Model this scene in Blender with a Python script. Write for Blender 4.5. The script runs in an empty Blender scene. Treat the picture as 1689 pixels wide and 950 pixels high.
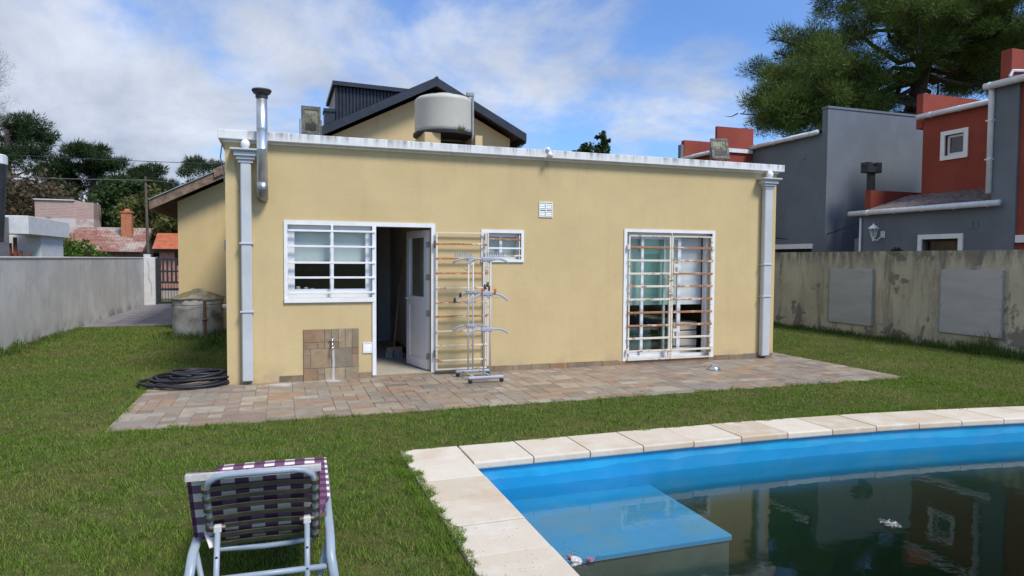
import bpy, bmesh, math, random
import numpy as np
from mathutils import Vector, Matrix

# ------------------------------------------------------------------ camera, sky, sun, exposure
scene = bpy.context.scene
C = scene.collection
R = math.radians

def look(yaw, pitch, roll):
    y, p, r = R(yaw), R(pitch), R(roll)
    fw = Vector((math.sin(y)*math.cos(p), math.cos(y)*math.cos(p), -math.sin(p)))
    rt = Vector((math.cos(y), -math.sin(y), 0))
    up = rt.cross(fw)
    rt2 = rt*math.cos(r) + up*math.sin(r)
    up2 = -rt*math.sin(r) + up*math.cos(r)
    return Matrix((rt2, up2, -fw)).transposed()

cam_d = bpy.data.cameras.new('camera')
cam = bpy.data.objects.new('camera', cam_d); C.objects.link(cam)
cam_d.sensor_width = 36.0; cam_d.lens = 1105.2/1689*36
cam_d.clip_start = 0.05; cam_d.clip_end = 3000
cam.matrix_world = Matrix.Translation((0, 0, 1.6)) @ look(19.08, 2.42, 0.376).to_4x4()
scene.camera = cam

SUN_EL, SUN_AZ = 52.0, 152.0      # azimuth clockwise from +Y: behind the camera
world = bpy.data.worlds.new('World'); scene.world = world; world.use_nodes = True
def build_world():
    nt = world.node_tree; N = nt.nodes; L = nt.links; N.clear()
    out = N.new('ShaderNodeOutputWorld'); bg = N.new('ShaderNodeBackground')
    bg.inputs['Strength'].default_value = 0.1
    sky = N.new('ShaderNodeTexSky'); sky.sky_type = 'NISHITA'; sky.sun_disc = False
    sky.sun_elevation = R(SUN_EL); sky.sun_rotation = R(SUN_AZ)
    sky.air_density = 1.0; sky.dust_density = 0.6; sky.ozone_density = 1.6
    tc = N.new('ShaderNodeTexCoord'); sep = N.new('ShaderNodeSeparateXYZ')
    L.new(tc.outputs['Generated'], sep.inputs[0])
    def m(op, a, b=None, c=None):
        n = N.new('ShaderNodeMath'); n.operation = op
        for i, v in enumerate((a, b, c)):
            if v is None: continue
            if isinstance(v, (int, float)): n.inputs[i].default_value = v
            else: L.new(v, n.inputs[i])
        return n.outputs[0]
    zz = m('ADD', m('MAXIMUM', sep.outputs['Z'], 0.0), 0.34)
    px = m('DIVIDE', sep.outputs['X'], zz); py = m('DIVIDE', sep.outputs['Y'], zz)
    cmb = N.new('ShaderNodeCombineXYZ'); L.new(px, cmb.inputs[0]); L.new(py, cmb.inputs[1])
    def noise(scale, det, rough, dist, off):
        mp = N.new('ShaderNodeMapping'); mp.inputs['Location'].default_value = off
        L.new(cmb.outputs[0], mp.inputs[0])
        n = N.new('ShaderNodeTexNoise'); n.inputs['Scale'].default_value = scale
        n.inputs['Detail'].default_value = det; n.inputs['Roughness'].default_value = rough
        n.inputs['Distortion'].default_value = dist
        L.new(mp.outputs[0], n.inputs['Vector']); return n.outputs[0]
    n1 = noise(1.75, 8, 0.6, 0.3, (12.5, 1.3, 0.4))
    n2 = noise(0.75, 4, 0.5, 0.1, (0.3, 16.7, 5.0))
    n3 = noise(2.2, 7, 0.6, 0.35, (1.3, 4.1, 9.0))
    # a cloud bank lies to the left (west), thinning out eastwards
    az = m('SUBTRACT', m('MULTIPLY', sep.outputs['Y'], 0.28), m('MULTIPLY', sep.outputs['X'], 0.62))
    cov = m('ADD', m('ADD', m('MULTIPLY', n1, 0.95), m('MULTIPLY', n2, 0.40)), m('ADD', m('MULTIPLY', az, 0.46), -0.05))
    ramp = N.new('ShaderNodeMapRange'); ramp.interpolation_type = 'SMOOTHERSTEP'
    L.new(cov, ramp.inputs['Value'])
    ramp.inputs['From Min'].default_value = 0.53; ramp.inputs['From Max'].default_value = 0.82
    ramp.inputs['To Min'].default_value = 0.10; ramp.inputs['To Max'].default_value = 0.96
    shade = N.new('ShaderNodeMapRange'); L.new(n3, shade.inputs['Value'])
    shade.inputs['From Min'].default_value = 0.36; shade.inputs['From Max'].default_value = 0.66
    cmix = N.new('ShaderNodeMix'); cmix.data_type = 'RGBA'
    L.new(shade.outputs[0], cmix.inputs['Factor'])
    cmix.inputs['A'].default_value = (3.3, 3.75, 4.6, 1); cmix.inputs['B'].default_value = (5.5, 5.9, 6.7, 1)
    tint = N.new('ShaderNodeMix'); tint.data_type = 'RGBA'; tint.blend_type = 'MULTIPLY'
    tint.inputs['Factor'].default_value = 1.0
    L.new(sky.outputs[0], tint.inputs['A']); tint.inputs['B'].default_value = (0.64, 0.98, 1.44, 1)
    mix = N.new('ShaderNodeMix'); mix.data_type = 'RGBA'
    L.new(ramp.outputs[0], mix.inputs['Factor']); L.new(tint.outputs['Result'], mix.inputs['A']); L.new(cmix.outputs['Result'], mix.inputs['B'])
    L.new(mix.outputs['Result'], bg.inputs['Color']); L.new(bg.outputs[0], out.inputs[0])
build_world()

sun_d = bpy.data.lights.new('sun', 'SUN'); sun_d.energy = 2.7; sun_d.angle = R(16); sun_d.color = (1.0, 0.95, 0.87)
sun = bpy.data.objects.new('sun', sun_d); C.objects.link(sun)
_d = Vector((math.sin(R(SUN_AZ))*math.cos(R(SUN_EL)), math.cos(R(SUN_AZ))*math.cos(R(SUN_EL)), math.sin(R(SUN_EL))))
sun.rotation_euler = _d.to_track_quat('Z', 'Y').to_euler(); sun.location = (5, -10, 20)

scene.view_settings.view_transform = 'Standard'; scene.view_settings.look = 'None'
scene.view_settings.exposure = 0.48; scene.view_settings.gamma = 1.0
scene.render.engine = 'CYCLES'
scene.render.resolution_x = 1024; scene.render.resolution_y = 576
scene.cycles.transparent_max_bounces = 16
rnd = random.Random(7)

# ------------------------------------------------------------------ materials
class Mat:
    """small wrapper round a node tree"""
    def __init__(s, name, rough=0.8, spec=0.3, metal=0.0):
        s.m = bpy.data.materials.new(name); s.m.use_nodes = True
        s.nt = s.m.node_tree; s.N = s.nt.nodes; s.L = s.nt.links
        s.b = s.N['Principled BSDF']; s.out = s.N['Material Output']
        s.b.inputs['Roughness'].default_value = rough
        s.b.inputs['Specular IOR Level'].default_value = spec
        s.b.inputs['Metallic'].default_value = metal
        s._pos = None
    def put(s, sock, v):
        if isinstance(v, bpy.types.NodeSocket): s.L.new(v, sock)
        elif isinstance(v, tuple) and len(v) == 3 and sock.type == 'RGBA': sock.default_value = (*v, 1)
        else: sock.default_value = v
    def pos(s, sc=(1, 1, 1), loc=(0, 0, 0), obj=False):
        if obj: o = s.N.new('ShaderNodeTexCoord').outputs['Object']
        else: o = s.N.new('ShaderNodeNewGeometry').outputs['Position']
        mp = s.N.new('ShaderNodeMapping'); s.L.new(o, mp.inputs[0])
        mp.inputs['Scale'].default_value = sc; mp.inputs['Location'].default_value = loc
        return mp.outputs[0]
    def noise(s, scale=1, det=4, rough=.55, sc=(1, 1, 1), loc=(0, 0, 0), dist=0, vec=None):
        n = s.N.new('ShaderNodeTexNoise'); n.inputs['Scale'].default_value = scale
        n.inputs['Detail'].default_value = det; n.inputs['Roughness'].default_value = rough
        n.inputs['Distortion'].default_value = dist
        s.L.new(vec or s.pos(sc, loc), n.inputs['Vector']); return n.outputs[0]
    def rng(s, v, a, b, c=0.0, d=1.0, smooth=True):
        n = s.N.new('ShaderNodeMapRange'); n.interpolation_type = 'SMOOTHSTEP' if smooth else 'LINEAR'
        s.put(n.inputs['Value'], v)
        for k, x in zip(('From Min', 'From Max', 'To Min', 'To Max'), (a, b, c, d)): n.inputs[k].default_value = x
        return n.outputs[0]
    def math(s, op, a, b=0.0):
        n = s.N.new('ShaderNodeMath'); n.operation = op; s.put(n.inputs[0], a); s.put(n.inputs[1], b); return n.outputs[0]
    def mix(s, f, a, b, mode='MIX'):
        n = s.N.new('ShaderNodeMix'); n.data_type = 'RGBA'; n.blend_type = mode
        s.put(n.inputs['Factor'], f); s.put(n.inputs['A'], a); s.put(n.inputs['B'], b); return n.outputs['Result']
    def xyz(s):
        n = s.N.new('ShaderNodeSeparateXYZ'); s.L.new(s.N.new('ShaderNodeNewGeometry').outputs['Position'], n.inputs[0]); return n.outputs
    def orand(s): return s.N.new('ShaderNodeObjectInfo').outputs['Random']
    def irand(s): return s.N.new('ShaderNodeNewGeometry').outputs['Random Per Island']
    def ramp(s, v, stops):
        n = s.N.new('ShaderNodeValToRGB'); s.put(n.inputs[0], v); e = n.color_ramp.elements
        while len(e) < len(stops): e.new(0.5)
        for el, (p, c) in zip(e, stops): el.position = p; el.color = (*c, 1)
        return n.outputs[0]
    def color(s, v): s.put(s.b.inputs['Base Color'], v); return s
    def bump(s, h, strength=.3, dist=.01):
        n = s.N.new('ShaderNodeBump'); n.inputs['Strength'].default_value = strength; n.inputs['Distance'].default_value = dist
        s.put(n.inputs['Height'], h); s.L.new(n.outputs[0], s.b.inputs['Normal']); return s

M = {}
def simple(name, col, rough=.6, spec=.3, metal=0, var=.15, scale=6):
    a = Mat(name, rough, spec, metal)
    n = a.noise(scale, 5, .6)
    dk = tuple(x*(1-var) for x in col); lt = tuple(min(1, x*(1+var)) for x in col)
    a.color(a.mix(a.rng(n, .3, .7), dk, lt)); M[name] = a.m; return a

def make_materials():
    # yellow render of the house
    a = Mat('yellow_render', .88, .2)
    n = a.noise(1.1, 6, .6); st = a.noise(1.0, 5, .6, sc=(7, 7, .5)); f = a.noise(60, 3, .6)
    c = a.mix(a.rng(n, .3, .72), (.56, .425, .215), (.62, .475, .243))
    c = a.mix(a.math('MULTIPLY', a.rng(a.noise(3.1, 6, .68), .42, .72), .22), c, (.50, .375, .20))
    c = a.mix(a.math('MULTIPLY', a.rng(st, .5, .78), .26), c, (.47, .355, .19))
    px_, py_, z = a.xyz()
    dr = a.math('MULTIPLY', a.math('MULTIPLY', a.rng(a.math('ABSOLUTE', a.math('SUBTRACT', px_, 3.64)), .07, .0), a.rng(z, 2.55, 3.0)), a.rng(a.noise(1, 5, .7, sc=(22, 3, 2)), .3, .6))
    c = a.mix(a.math('MULTIPLY', dr, .6), c, (.26, .21, .13))
    dr = a.math('MULTIPLY', a.rng(z, 2.62, 3.02), a.rng(a.noise(1, 6, .7, sc=(6, 6, .9), loc=(2, 0, 0)), .5, .72)); c = a.mix(a.math('MULTIPLY', dr, .2), c, (.36, .28, .16))
    low = a.math('MULTIPLY', a.rng(z, .32, .02), a.rng(a.noise(3, 5, .65), .4, .65))
    c = a.mix(a.math('MULTIPLY', low, .6), c, (.38, .30, .20))
    a.color(c); a.bump(a.math('ADD', f, a.math('MULTIPLY', a.noise(14, 5, .65), 1.0)), .4, .006); M['yellow'] = a.m
    # weathered white coping
    a = Mat('white_cap', .8, .2)
    st = a.noise(1, 6, .7, sc=(9, 9, 1.1)); n = a.noise(4, 5, .6); z = a.xyz()[2]
    grime = a.math('MULTIPLY', a.rng(st, .43, .68), a.rng(z, 3.04, 3.17, .18, 1))
    c = a.mix(grime, (.74, .74, .72), (.24, .235, .22)); c = a.mix(a.math('MULTIPLY', a.rng(n, .52, .75), .3), c, (.42, .41, .38))
    a.color(c); a.bump(n, .3, .01); M['cap'] = a.m
    simple('white_paint', (.78, .78, .77), .45, .4, var=.05)
    simple('pvc', (.74, .75, .77), .3, .5, var=.04)
    simple('downpipe', (.50, .52, .53), .45, .4, var=.07, scale=3)
    # painted, rusting bars
    def rusty(name, amount):
        a = Mat(name, .6, .3)
        n = a.noise(5, 6, .65, sc=(1.0, 3, 3)); n2 = a.noise(40, 3, .6)
        k = a.rng(a.math('ADD', n, a.math('MULTIPLY', n2, .18)), .66-amount, .74-amount)
        rust = a.mix(a.rng(n2, .3, .7), (.30, .12, .055), (.47, .23, .11))
        a.color(a.mix(k, (.70, .63, .52), rust)); a.bump(n2, .3, .003); M[name] = a.m
    rusty('rust_light', .015); rusty('rust_heavy', .20)
    # galvanised flue
    a = Mat('galvanised', .34, .5, .85); n = a.noise(9, 4, .6, sc=(1, 1, .4)); z = a.xyz()[2]
    c = a.mix(a.rng(n, .3, .7), (.42, .45, .49), (.66, .69, .73)); c = a.mix(a.rng(z, 2.53, 2.46), c, (.26, .27, .26)); a.color(c)
    a.b.inputs['Roughness'].default_value = .38; M['galv'] = a.m
    simple('black_metal', (.028, .03, .036), .5, .4, var=.2)
    simple('dark_cowl', (.05, .04, .04), .6, .3, var=.3)
    a = simple('black_roof', (.022, .025, .035), .42, .45, var=.25)
    simple('wood_barge', (.20, .135, .095), .8, .2, var=.35, scale=9)
    simple('soffit', (.09, .06, .045), .8, .2, var=.3)
    simple('tank_plastic', (.50, .48, .41), .5, .35, var=.05, scale=2)
    simple('grey_pipe', (.27, .29, .29), .5, .4)
    a = Mat('flood_housing', .7, .3); n = a.noise(18, 5, .65)
    a.color(a.mix(a.rng(n, .35, .65), (.075, .07, .06), (.19, .185, .15))); M['flood'] = a.m
    a = Mat('flood_glass', .75, .15); n = a.noise(14, 5, .65); a.color(a.mix(a.rng(n, .35, .65), (.13, .125, .085), (.29, .29, .215))); M['flood_glass'] = a.m
    simple('globe', (.85, .85, .85), .3, .5, var=.02)
    # patio stone look tiles, coloured tile by tile
    def tiles(name, bright, stain):
        a = Mat(name, .55, .35)
        r = a.math('FRACT', a.math('ADD', a.math('MULTIPLY', a.orand(), 7.3), a.irand()))
        base = a.ramp(r, [(0, (.30, .19, .125)), (.15, (.19, .15, .12)), (.32, (.34, .275, .19)), (.48, (.205, .195, .185)), (.62, (.33, .20, .12)), (.78, (.24, .21, .165)), (.9, (.42, .36, .27)), (1, (.16, .135, .11))])
        n = a.noise(9, 6, .68, dist=.6); n2 = a.noise(2.4, 5, .6, sc=(1.6, 3.2, 1.6), loc=(3, 1, 0))
        c = a.mix(a.rng(n, .35, .68), a.mix(.45, base, (.15, .115, .09)), base)
        c = a.mix(a.math('MULTIPLY', a.rng(n2, .45, .7), .35), c, (.38, .31, .235))
        c = a.mix(1.0, c, bright, 'MULTIPLY')
        if stain:
            p = a.xyz(); nn = a.noise(5, 6, .7)
            def blob(x, y, rx, ry):
                dx = a.math('MULTIPLY', a.math('SUBTRACT', p[0], x), 1/rx); dy = a.math('MULTIPLY', a.math('SUBTRACT', p[1], y), 1/ry)
                d = a.math('SQRT', a.math('ADD', a.math('MULTIPLY', dx, dx), a.math('MULTIPLY', dy, dy)))
                return a.rng(a.math('ADD', d, a.math('MULTIPLY', nn, 1.3)), 1.45, 1.0)
            s1 = a.math('MULTIPLY', a.rng(p[2], .05, .03), a.math('MAXIMUM', blob(.02, 8.84, .27, .17), blob(.62, 8.92, .20, .16)))
            strk = a.math('MULTIPLY', a.rng(a.math('ABSOLUTE', a.math('SUBTRACT', p[0], a.math('ADD', .622, a.math('MULTIPLY', nn, .05)))), .022, .006), a.rng(p[2], .50, .40))
            strk = a.math('MULTIPLY', strk, a.rng(p[1], 8.99, 9.0))
            c = a.mix(a.math('MULTIPLY', a.math('MAXIMUM', a.math('MULTIPLY', s1, a.rng(a.noise(11, 5, .7), .3, .6, .3, 1)), strk), .68), c, (.60, .60, .60))
        a.color(c); a.put(a.b.inputs['Roughness'], a.rng(n, .3, .7, .38, .68)); a.bump(n, .4, .006); M[name] = a.m
    tiles('patio_tile', (1.08, 1.09, 1.09), True); tiles('wall_tile', (1.05, .95, .78), True)
    simple('mortar', (.27, .225, .19), .9, .1, var=.25, scale=15)
    # path paving
    a = Mat('path_paving', .7, .3); n = a.noise(3, 6, .65); a.color(a.mix(a.rng(n, .35, .68), (.17, .155, .155), (.26, .235, .235))); M['path'] = a.m
    # pale plastered left wall
    a = Mat('pale_plaster', .88, .2)
    st = a.noise(1, 6, .65, sc=(5, 5, .7)); n = a.noise(.7, 5, .6); z = a.xyz()[2]
    c = a.mix(a.rng(n, .35, .7), (.47, .465, .455), (.60, .595, .575)); c = a.mix(a.math('MULTIPLY', a.rng(a.noise(2.3, 7, .68), .48, .66), .45), c, (.40, .395, .375)); c = a.mix(a.math('MULTIPLY', a.rng(st, .5, .74), .5), c, (.37, .37, .36))
    c = a.mix(a.math('MULTIPLY', a.rng(z, .35, .0), a.rng(a.noise(2, 6, .7), .42, .62)), c, (.22, .21, .185))
    a.color(c); a.bump(a.noise(35, 4, .6), .3, .006); M['pale_plaster'] = a.m
    # stained right wall
    a = Mat('stained_plaster', .9, .15)
    z = a.xyz()[2]
    n = a.noise(.9, 6, .62, loc=(4, 2, 0)); st = a.noise(1, 7, .68, sc=(3.2, 3.2, .42), loc=(2, 9, 0)); bl = a.noise(1.55, 7, .62, loc=(7.3, 3, 1.0), dist=.5)
    c = a.mix(a.rng(n, .33, .68), (.42, .385, .285), (.56, .515, .39))
    c = a.mix(a.math('MULTIPLY', a.rng(st, .47, .66), .75), c, (.19, .17, .145))
    low = a.rng(z, 1.35, .15, .0, .085)
    c = a.mix(a.math('MULTIPLY', a.rng(a.math('ADD', bl, low), .60, .645), .8), c, (.17, .15, .135))
    top = a.math('MULTIPLY', a.rng(z, 1.35, 1.84), a.rng(a.noise(3, 6, .65, sc=(2, 2, .6)), .36, .6))
    c = a.mix(a.math('MULTIPLY', top, .85), c, (.15, .14, .125)); c = a.mix(a.math('MULTIPLY', a.rng(a.noise(22, 4, .7), .57, .7), .4), c, (.14, .13, .10))
    a.color(c); a.bump(a.noise(25, 5, .65), .45, .01); M['stained'] = a.m
    a = Mat('panel_sheet', .5, .4); n = a.noise(1.5, 4, .6, sc=(1, 1, 5)); a.color(a.mix(a.rng(n, .3, .7), (.38, .385, .385), (.44, .445, .44))); M['panel'] = a.m
    # lichen concrete
    a = Mat('old_concrete', .92, .15); z = a.xyz()[2]
    n = a.noise(3.2, 6, .65); n2 = a.noise(1.7, 6, .6, loc=(5, 1, 2)); c = a.mix(a.rng(n, .35, .65), (.32, .295, .24), (.48, .44, .37))
    dk = a.math('MULTIPLY', a.rng(n2, .47, .6), a.math('MULTIPLY', a.rng(z, .22, .40), 1.0))
    c = a.mix(a.math('MULTIPLY', dk, .85), c, (.085, .085, .078))
    nz = a.N.new('ShaderNodeSeparateXYZ'); a.L.new(a.N.new('ShaderNodeNewGeometry').outputs['Normal'], nz.inputs[0])
    c = a.mix(a.math('MULTIPLY', a.rng(nz.outputs[2], .6, .85), a.rng(n, .36, .62)), c, (.20, .155, .065))
    a.color(c); a.bump(a.math('ADD', n, a.noise(30, 4, .6)), .6, .015); M['old_concrete'] = a.m
    simple('rust_pipe', (.17, .095, .06), .8, .2, var=.4, scale=12)
    # lawn soil and grass
    a = Mat('lawn_soil', .95, .1); n = a.noise(.8, 6, .65); n2 = a.noise(9, 5, .65)
    c = a.mix(a.rng(n2, .3, .7), (.045, .06, .014), (.095, .095, .03)); c = a.mix(a.rng(n, .48, .7), c, (.135, .11, .05)); a.color(c)
    a.bump(n2, .6, .03); M['soil'] = a.m
    def leafy(name, cols, transl=.35, patch=None, rough=.6):
        a = Mat(name, rough, .08)
        c = a.ramp(a.irand(), [(i/(len(cols)-1), x) for i, x in enumerate(cols)])
        if patch: c = a.mix(a.math('MULTIPLY', a.rng(a.noise(.75, 6, .66, loc=(2, 5, 0)), .45, .68), patch[1]), c, patch[0]); 
        if patch: c = a.mix(a.math('MULTIPLY', a.rng(a.noise(3.6, 4, .6, loc=(1, 5, 0)), .50, .70), patch[1]*.7), c, patch[2])
        a.color(c)
        t = a.N.new('ShaderNodeBsdfTranslucent'); a.put(t.inputs[0], c)
        mx = a.N.new('ShaderNodeMixShader'); mx.inputs[0].default_value = transl
        a.L.new(a.b.outputs[0], mx.inputs[1]); a.L.new(t.outputs[0], mx.inputs[2]); a.L.new(mx.outputs[0], a.out.inputs[0]); M[name] = a.m
    leafy('grass', [(.038, .095, .011), (.085, .185, .019), (.14, .265, .03), (.20, .315, .048), (.31, .30, .088)], .3, ((.29, .235, .09), .58, (.21, .27, .05)))
    leafy('weed', [(.05, .10, .018), (.085, .15, .028), (.13, .19, .045), (.2, .2, .08)], .3)
    leafy('pine_needles', [(.042, .072, .02), (.072, .118, .026), (.115, .165, .036), (.17, .20, .055)], .25)
    leafy('dark_pine', [(.022, .04, .016), (.036, .06, .022), (.055, .085, .03)], .2)
    leafy('cypress', [(.022, .042, .016), (.038, .066, .02), (.055, .09, .028)], .2)
    leafy('brown_leaves', [(.085, .062, .042), (.12, .085, .052), (.10, .09, .045)], .2)
    leafy('olive_leaves', [(.06, .078, .02), (.10, .115, .032), (.15, .13, .045)], .25)
    leafy('bush_leaves', [(.06, .12, .02), (.10, .18, .03), (.14, .22, .05)], .3)
    leafy('pale_twigs', [(.30, .28, .28), (.40, .38, .38), (.26, .23, .22)], .1)
    leafy('dark_red_leaves', [(.05, .018, .016), (.075, .025, .02)], .1)
    simple('bark', (.065, .05, .04), .95, .1, var=.4, scale=7)
    # pool
    a = Mat('travertine', .72, .25); r = a.orand(); n = a.noise(5, 6, .65); pit = a.noise(34, 4, .75)
    c = a.mix(r, (.52, .435, .32), (.65, .58, .475)); c = a.mix(a.math('MULTIPLY', a.rng(n, .45, .74), .65), c, (.67, .63, .56))
    c = a.mix(a.math('MULTIPLY', a.rng(a.noise(2.1, 5, .6, loc=(4, 4, 4)), .48, .7), .5), c, (.50, .37, .24))
    edge = a.rng(a.noise(1.2, 3, .5, loc=(1, 8, 3)), .45, .6); c = a.mix(a.math('MULTIPLY', a.rng(pit, .635, .67), edge), c, (.20, .19, .18))
    a.color(c); a.bump(a.math('ADD', n, pit), .35, .008); M['coping'] = a.m
    a = Mat('pool_blue', .5, .3); z = a.xyz()[2]; n = a.noise(2.2, 6, .6); n2 = a.noise(1.4, 5, .6, sc=(1, 1, 3))
    c = a.mix(a.rng(n, .3, .7), (.008, .30, .56), (.025, .38, .66))
    wv = a.noise(1.1, 6, .62, sc=(1, 1, .25), loc=(9, 2, 0)); line = a.rng(a.math('ADD', z, a.math('MULTIPLY', wv, -.16)), -.198, -.206)
    c = a.mix(a.math('MULTIPLY', a.rng(a.noise(1.9, 6, .62, sc=(1, 1, 2.5), loc=(0, 7, 0)), .42, .66), .55), c, (.10, .36, .62))     # scum line on the paint
    c = a.mix(a.math('MULTIPLY', line, .6), c, (.006, .21, .46))
    c = a.mix(a.math('MULTIPLY', a.rng(n2, .5, .75), .3), c, (.12, .40, .66))
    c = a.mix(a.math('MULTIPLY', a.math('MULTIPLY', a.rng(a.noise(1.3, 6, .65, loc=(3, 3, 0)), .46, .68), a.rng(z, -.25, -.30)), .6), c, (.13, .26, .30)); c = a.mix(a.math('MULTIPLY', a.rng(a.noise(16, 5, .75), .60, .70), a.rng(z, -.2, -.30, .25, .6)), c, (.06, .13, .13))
    deep = a.rng(z, -.36, -.60); c = a.mix(deep, c, (.075, .10, .065))            # blends to dark green down the deeper walls
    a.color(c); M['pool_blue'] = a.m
    a = Mat('pool_algae', .9, .1); n = a.noise(1.6, 6, .65); c = a.mix(a.rng(n, .3, .7), (.022, .03, .012), (.06, .065, .025)); a.color(c); M['algae'] = a.m
    a = Mat('shelf_face', .7, .2); n = a.noise(2.5, 6, .65); c = a.mix(a.rng(n, .3, .7), (.055, .085, .085), (.10, .135, .13)); a.color(c); M['shelf_face'] = a.m
    a = Mat('pool_water'); a.N.remove(a.b)
    fr = a.N.new('ShaderNodeFresnel'); a.put(fr.inputs['IOR'], a.rng(a.N.new('ShaderNodeNewGeometry').outputs['Backfacing'], 0, 1, 1.34, 1/1.34, False))
    gl = a.N.new('ShaderNodeBsdfGlossy'); gl.inputs['Roughness'].default_value = .012
    tr = a.N.new('ShaderNodeBsdfTransparent'); tr.inputs[0].default_value = (.97, .985, .98, 1)
    mx = a.N.new('ShaderNodeMixShader'); a.L.new(fr.outputs[0], mx.inputs[0]); a.L.new(tr.outputs[0], mx.inputs[1]); a.L.new(gl.outputs[0], mx.inputs[2])
    bp = a.N.new('ShaderNodeBump'); bp.inputs['Strength'].default_value = .06; bp.inputs['Distance'].default_value = .02
    a.put(bp.inputs['Height'], a.noise(4.2, 4, .55)); a.L.new(bp.outputs[0], gl.inputs['Normal'])
    a.L.new(mx.outputs[0], a.out.inputs[0])
    va = a.N.new('ShaderNodeVolumeAbsorption'); va.inputs[0].default_value = (.30, .60, .56, 1); va.inputs[1].default_value = 1.35
    vs = a.N.new('ShaderNodeVolumeScatter'); vs.inputs[0].default_value = (.55, .62, .35, 1); vs.inputs[1].default_value = .025
    ad = a.N.new('ShaderNodeAddShader'); a.L.new(va.outputs[0], ad.inputs[0]); a.L.new(vs.outputs[0], ad.inputs[1]); a.L.new(ad.outputs[0], a.out.inputs['Volume']); M['water'] = a.m
    # window glass
    def glass(name, tint):
        a = Mat(name); a.N.remove(a.b)
        fr = a.N.new('ShaderNodeFresnel'); a.put(fr.inputs['IOR'], a.rng(a.N.new('ShaderNodeNewGeometry').outputs['Backfacing'], 0, 1, 1.5, 1/1.5, False))
        gl = a.N.new('ShaderNodeBsdfGlossy'); gl.inputs['Roughness'].default_value = .01
        tr = a.N.new('ShaderNodeBsdfTransparent'); tr.inputs[0].default_value = (*tint, 1)
        mx = a.N.new('ShaderNodeMixShader'); a.L.new(fr.outputs[0], mx.inputs[0]); a.L.new(tr.outputs[0], mx.inputs[1]); a.L.new(gl.outputs[0], mx.inputs[2])
        a.L.new(mx.outputs[0], a.out.inputs[0]); M[name] = a.m
    glass('glass', (.94, .96, .95)); glass('green_glass', (.87, .94, .92))
    simple('blind', (.66, .69, .68), .8, .2, var=.03)
    simple('interior_white', (.62, .60, .57), .8, .2, var=.05)
    simple('interior_floor', (.50, .45, .36), .35, .4, var=.1)
    simple('dark_wood', (.045, .028, .02), .5, .3, var=.3)
    simple('dark_red_cloth', (.12, .028, .022), .9, .1, var=.2)
    simple('grey_green_cloth', (.30, .36, .35), .9, .1, var=.15)
    simple('cream_cloth', (.52, .46, .38), .9, .1, var=.12)
    simple('broom_wood', (.36, .20, .10), .6, .3)
    simple('broom_hair', (.42, .42, .42), .9, .1, var=.3, scale=40)
    simple('chrome', (.62, .62, .62), .22, .6, .9, var=.1)
    simple('black_rubber', (.018, .019, .022), .5, .4, var=.3)
    simple('grey_plastic', (.34, .37, .42), .45, .4, var=.08)
    simple('rack_white', (.56, .57, .58), .4, .4, var=.06)
    simple('orange_plastic', (.55, .14, .04), .5, .4)
    simple('frame_blue_grey', (.29, .345, .40), .38, .45, var=.1, scale=5)
    simple('strap_brown', (.10, .09, .06), .85, .15, var=.2, scale=20)
    simple('brass', (.45, .36, .24), .4, .5, .6)
    a = Mat('checked_cloth', .95, .1)
    uv = a.N.new('ShaderNodeUVMap'); ck = a.N.new('ShaderNodeSeparateXYZ'); a.L.new(uv.outputs[0], ck.inputs[0])
    def sq(v, per): return a.rng(a.math('FRACT', a.math('MULTIPLY', v, 1/per)), .49, .51, 0, 1, False)
    sx = sq(ck.outputs[0], .115); sy = sq(ck.outputs[1], .10)
    c1 = a.mix(sx, (.76, .72, .64), (.17, .08, .14)); c2 = a.mix(sx, (.22, .125, .20), (.09, .04, .08))
    c = a.mix(sy, c1, c2)
    a.color(c); a.bump(a.noise(90, 3, .6), .3, .004); M['check'] = a.m
    # neighbours
    def wallpaint(name, col, var):
        a = Mat(name, .85, .2); n = a.noise(.8, 6, .62); st = a.noise(1, 5, .6, sc=(4, 4, .5))
        c = a.mix(a.rng(n, .35, .68), tuple(x*(1-var) for x in col), tuple(x*(1+var) for x in col))
        c = a.mix(a.math('MULTIPLY', a.rng(st, .52, .75), .3), c, tuple(x*.72 for x in col)); a.color(c); a.bump(a.noise(30, 4, .6), .25, .006); M[name] = a.m
    wallpaint('grey_wall', (.155, .175, .20), .10); wallpaint('red_wall', (.275, .062, .042), .12)
    simple('gutter_white', (.70, .71, .73), .4, .4, var=.08)
    simple('rusty_sheet', (.16, .13, .125), .7, .3, var=.4, scale=5)
    simple('pale_wall', (.60, .60, .58), .85, .2, var=.08)
    simple('grey_house_wall', (.20, .20, .215), .85, .2, var=.12)
    simple('red_wood', (.20, .065, .035), .7, .2, var=.25)
    a = Mat('pink_brick', .9, .15)
    bt = a.N.new('ShaderNodeTexBrick'); bt.inputs['Scale'].default_value = 1.0; bt.inputs['Brick Width'].default_value = .26; bt.inputs['Row Height'].default_value = .09
    bt.inputs['Mortar Size'].default_value = .012; bt.inputs['Color1'].default_value = (.43, .27, .22, 1); bt.inputs['Color2'].default_value = (.34, .21, .175, 1); bt.inputs['Mortar'].default_value = (.47, .41, .37, 1)
    p = a.xyz(); cb = a.N.new('ShaderNodeCombineXYZ'); a.L.new(a.math('ADD', p[0], p[1]), cb.inputs[0]); a.L.new(p[2], cb.inputs[1]); a.L.new(cb.outputs[0], bt.inputs['Vector'])
    c = a.mix(a.math('MULTIPLY', a.rng(p[2], 3.95, 3.85), a.rng(a.noise(1.2, 4, .6), .3, .45)), bt.outputs[0], (.52, .48, .45)); a.color(c); M['pink_brick'] = a.m
    a = Mat('roof_tile', .85, .2); n = a.noise(3, 6, .7); n2 = a.noise(.6, 5, .6)
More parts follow.
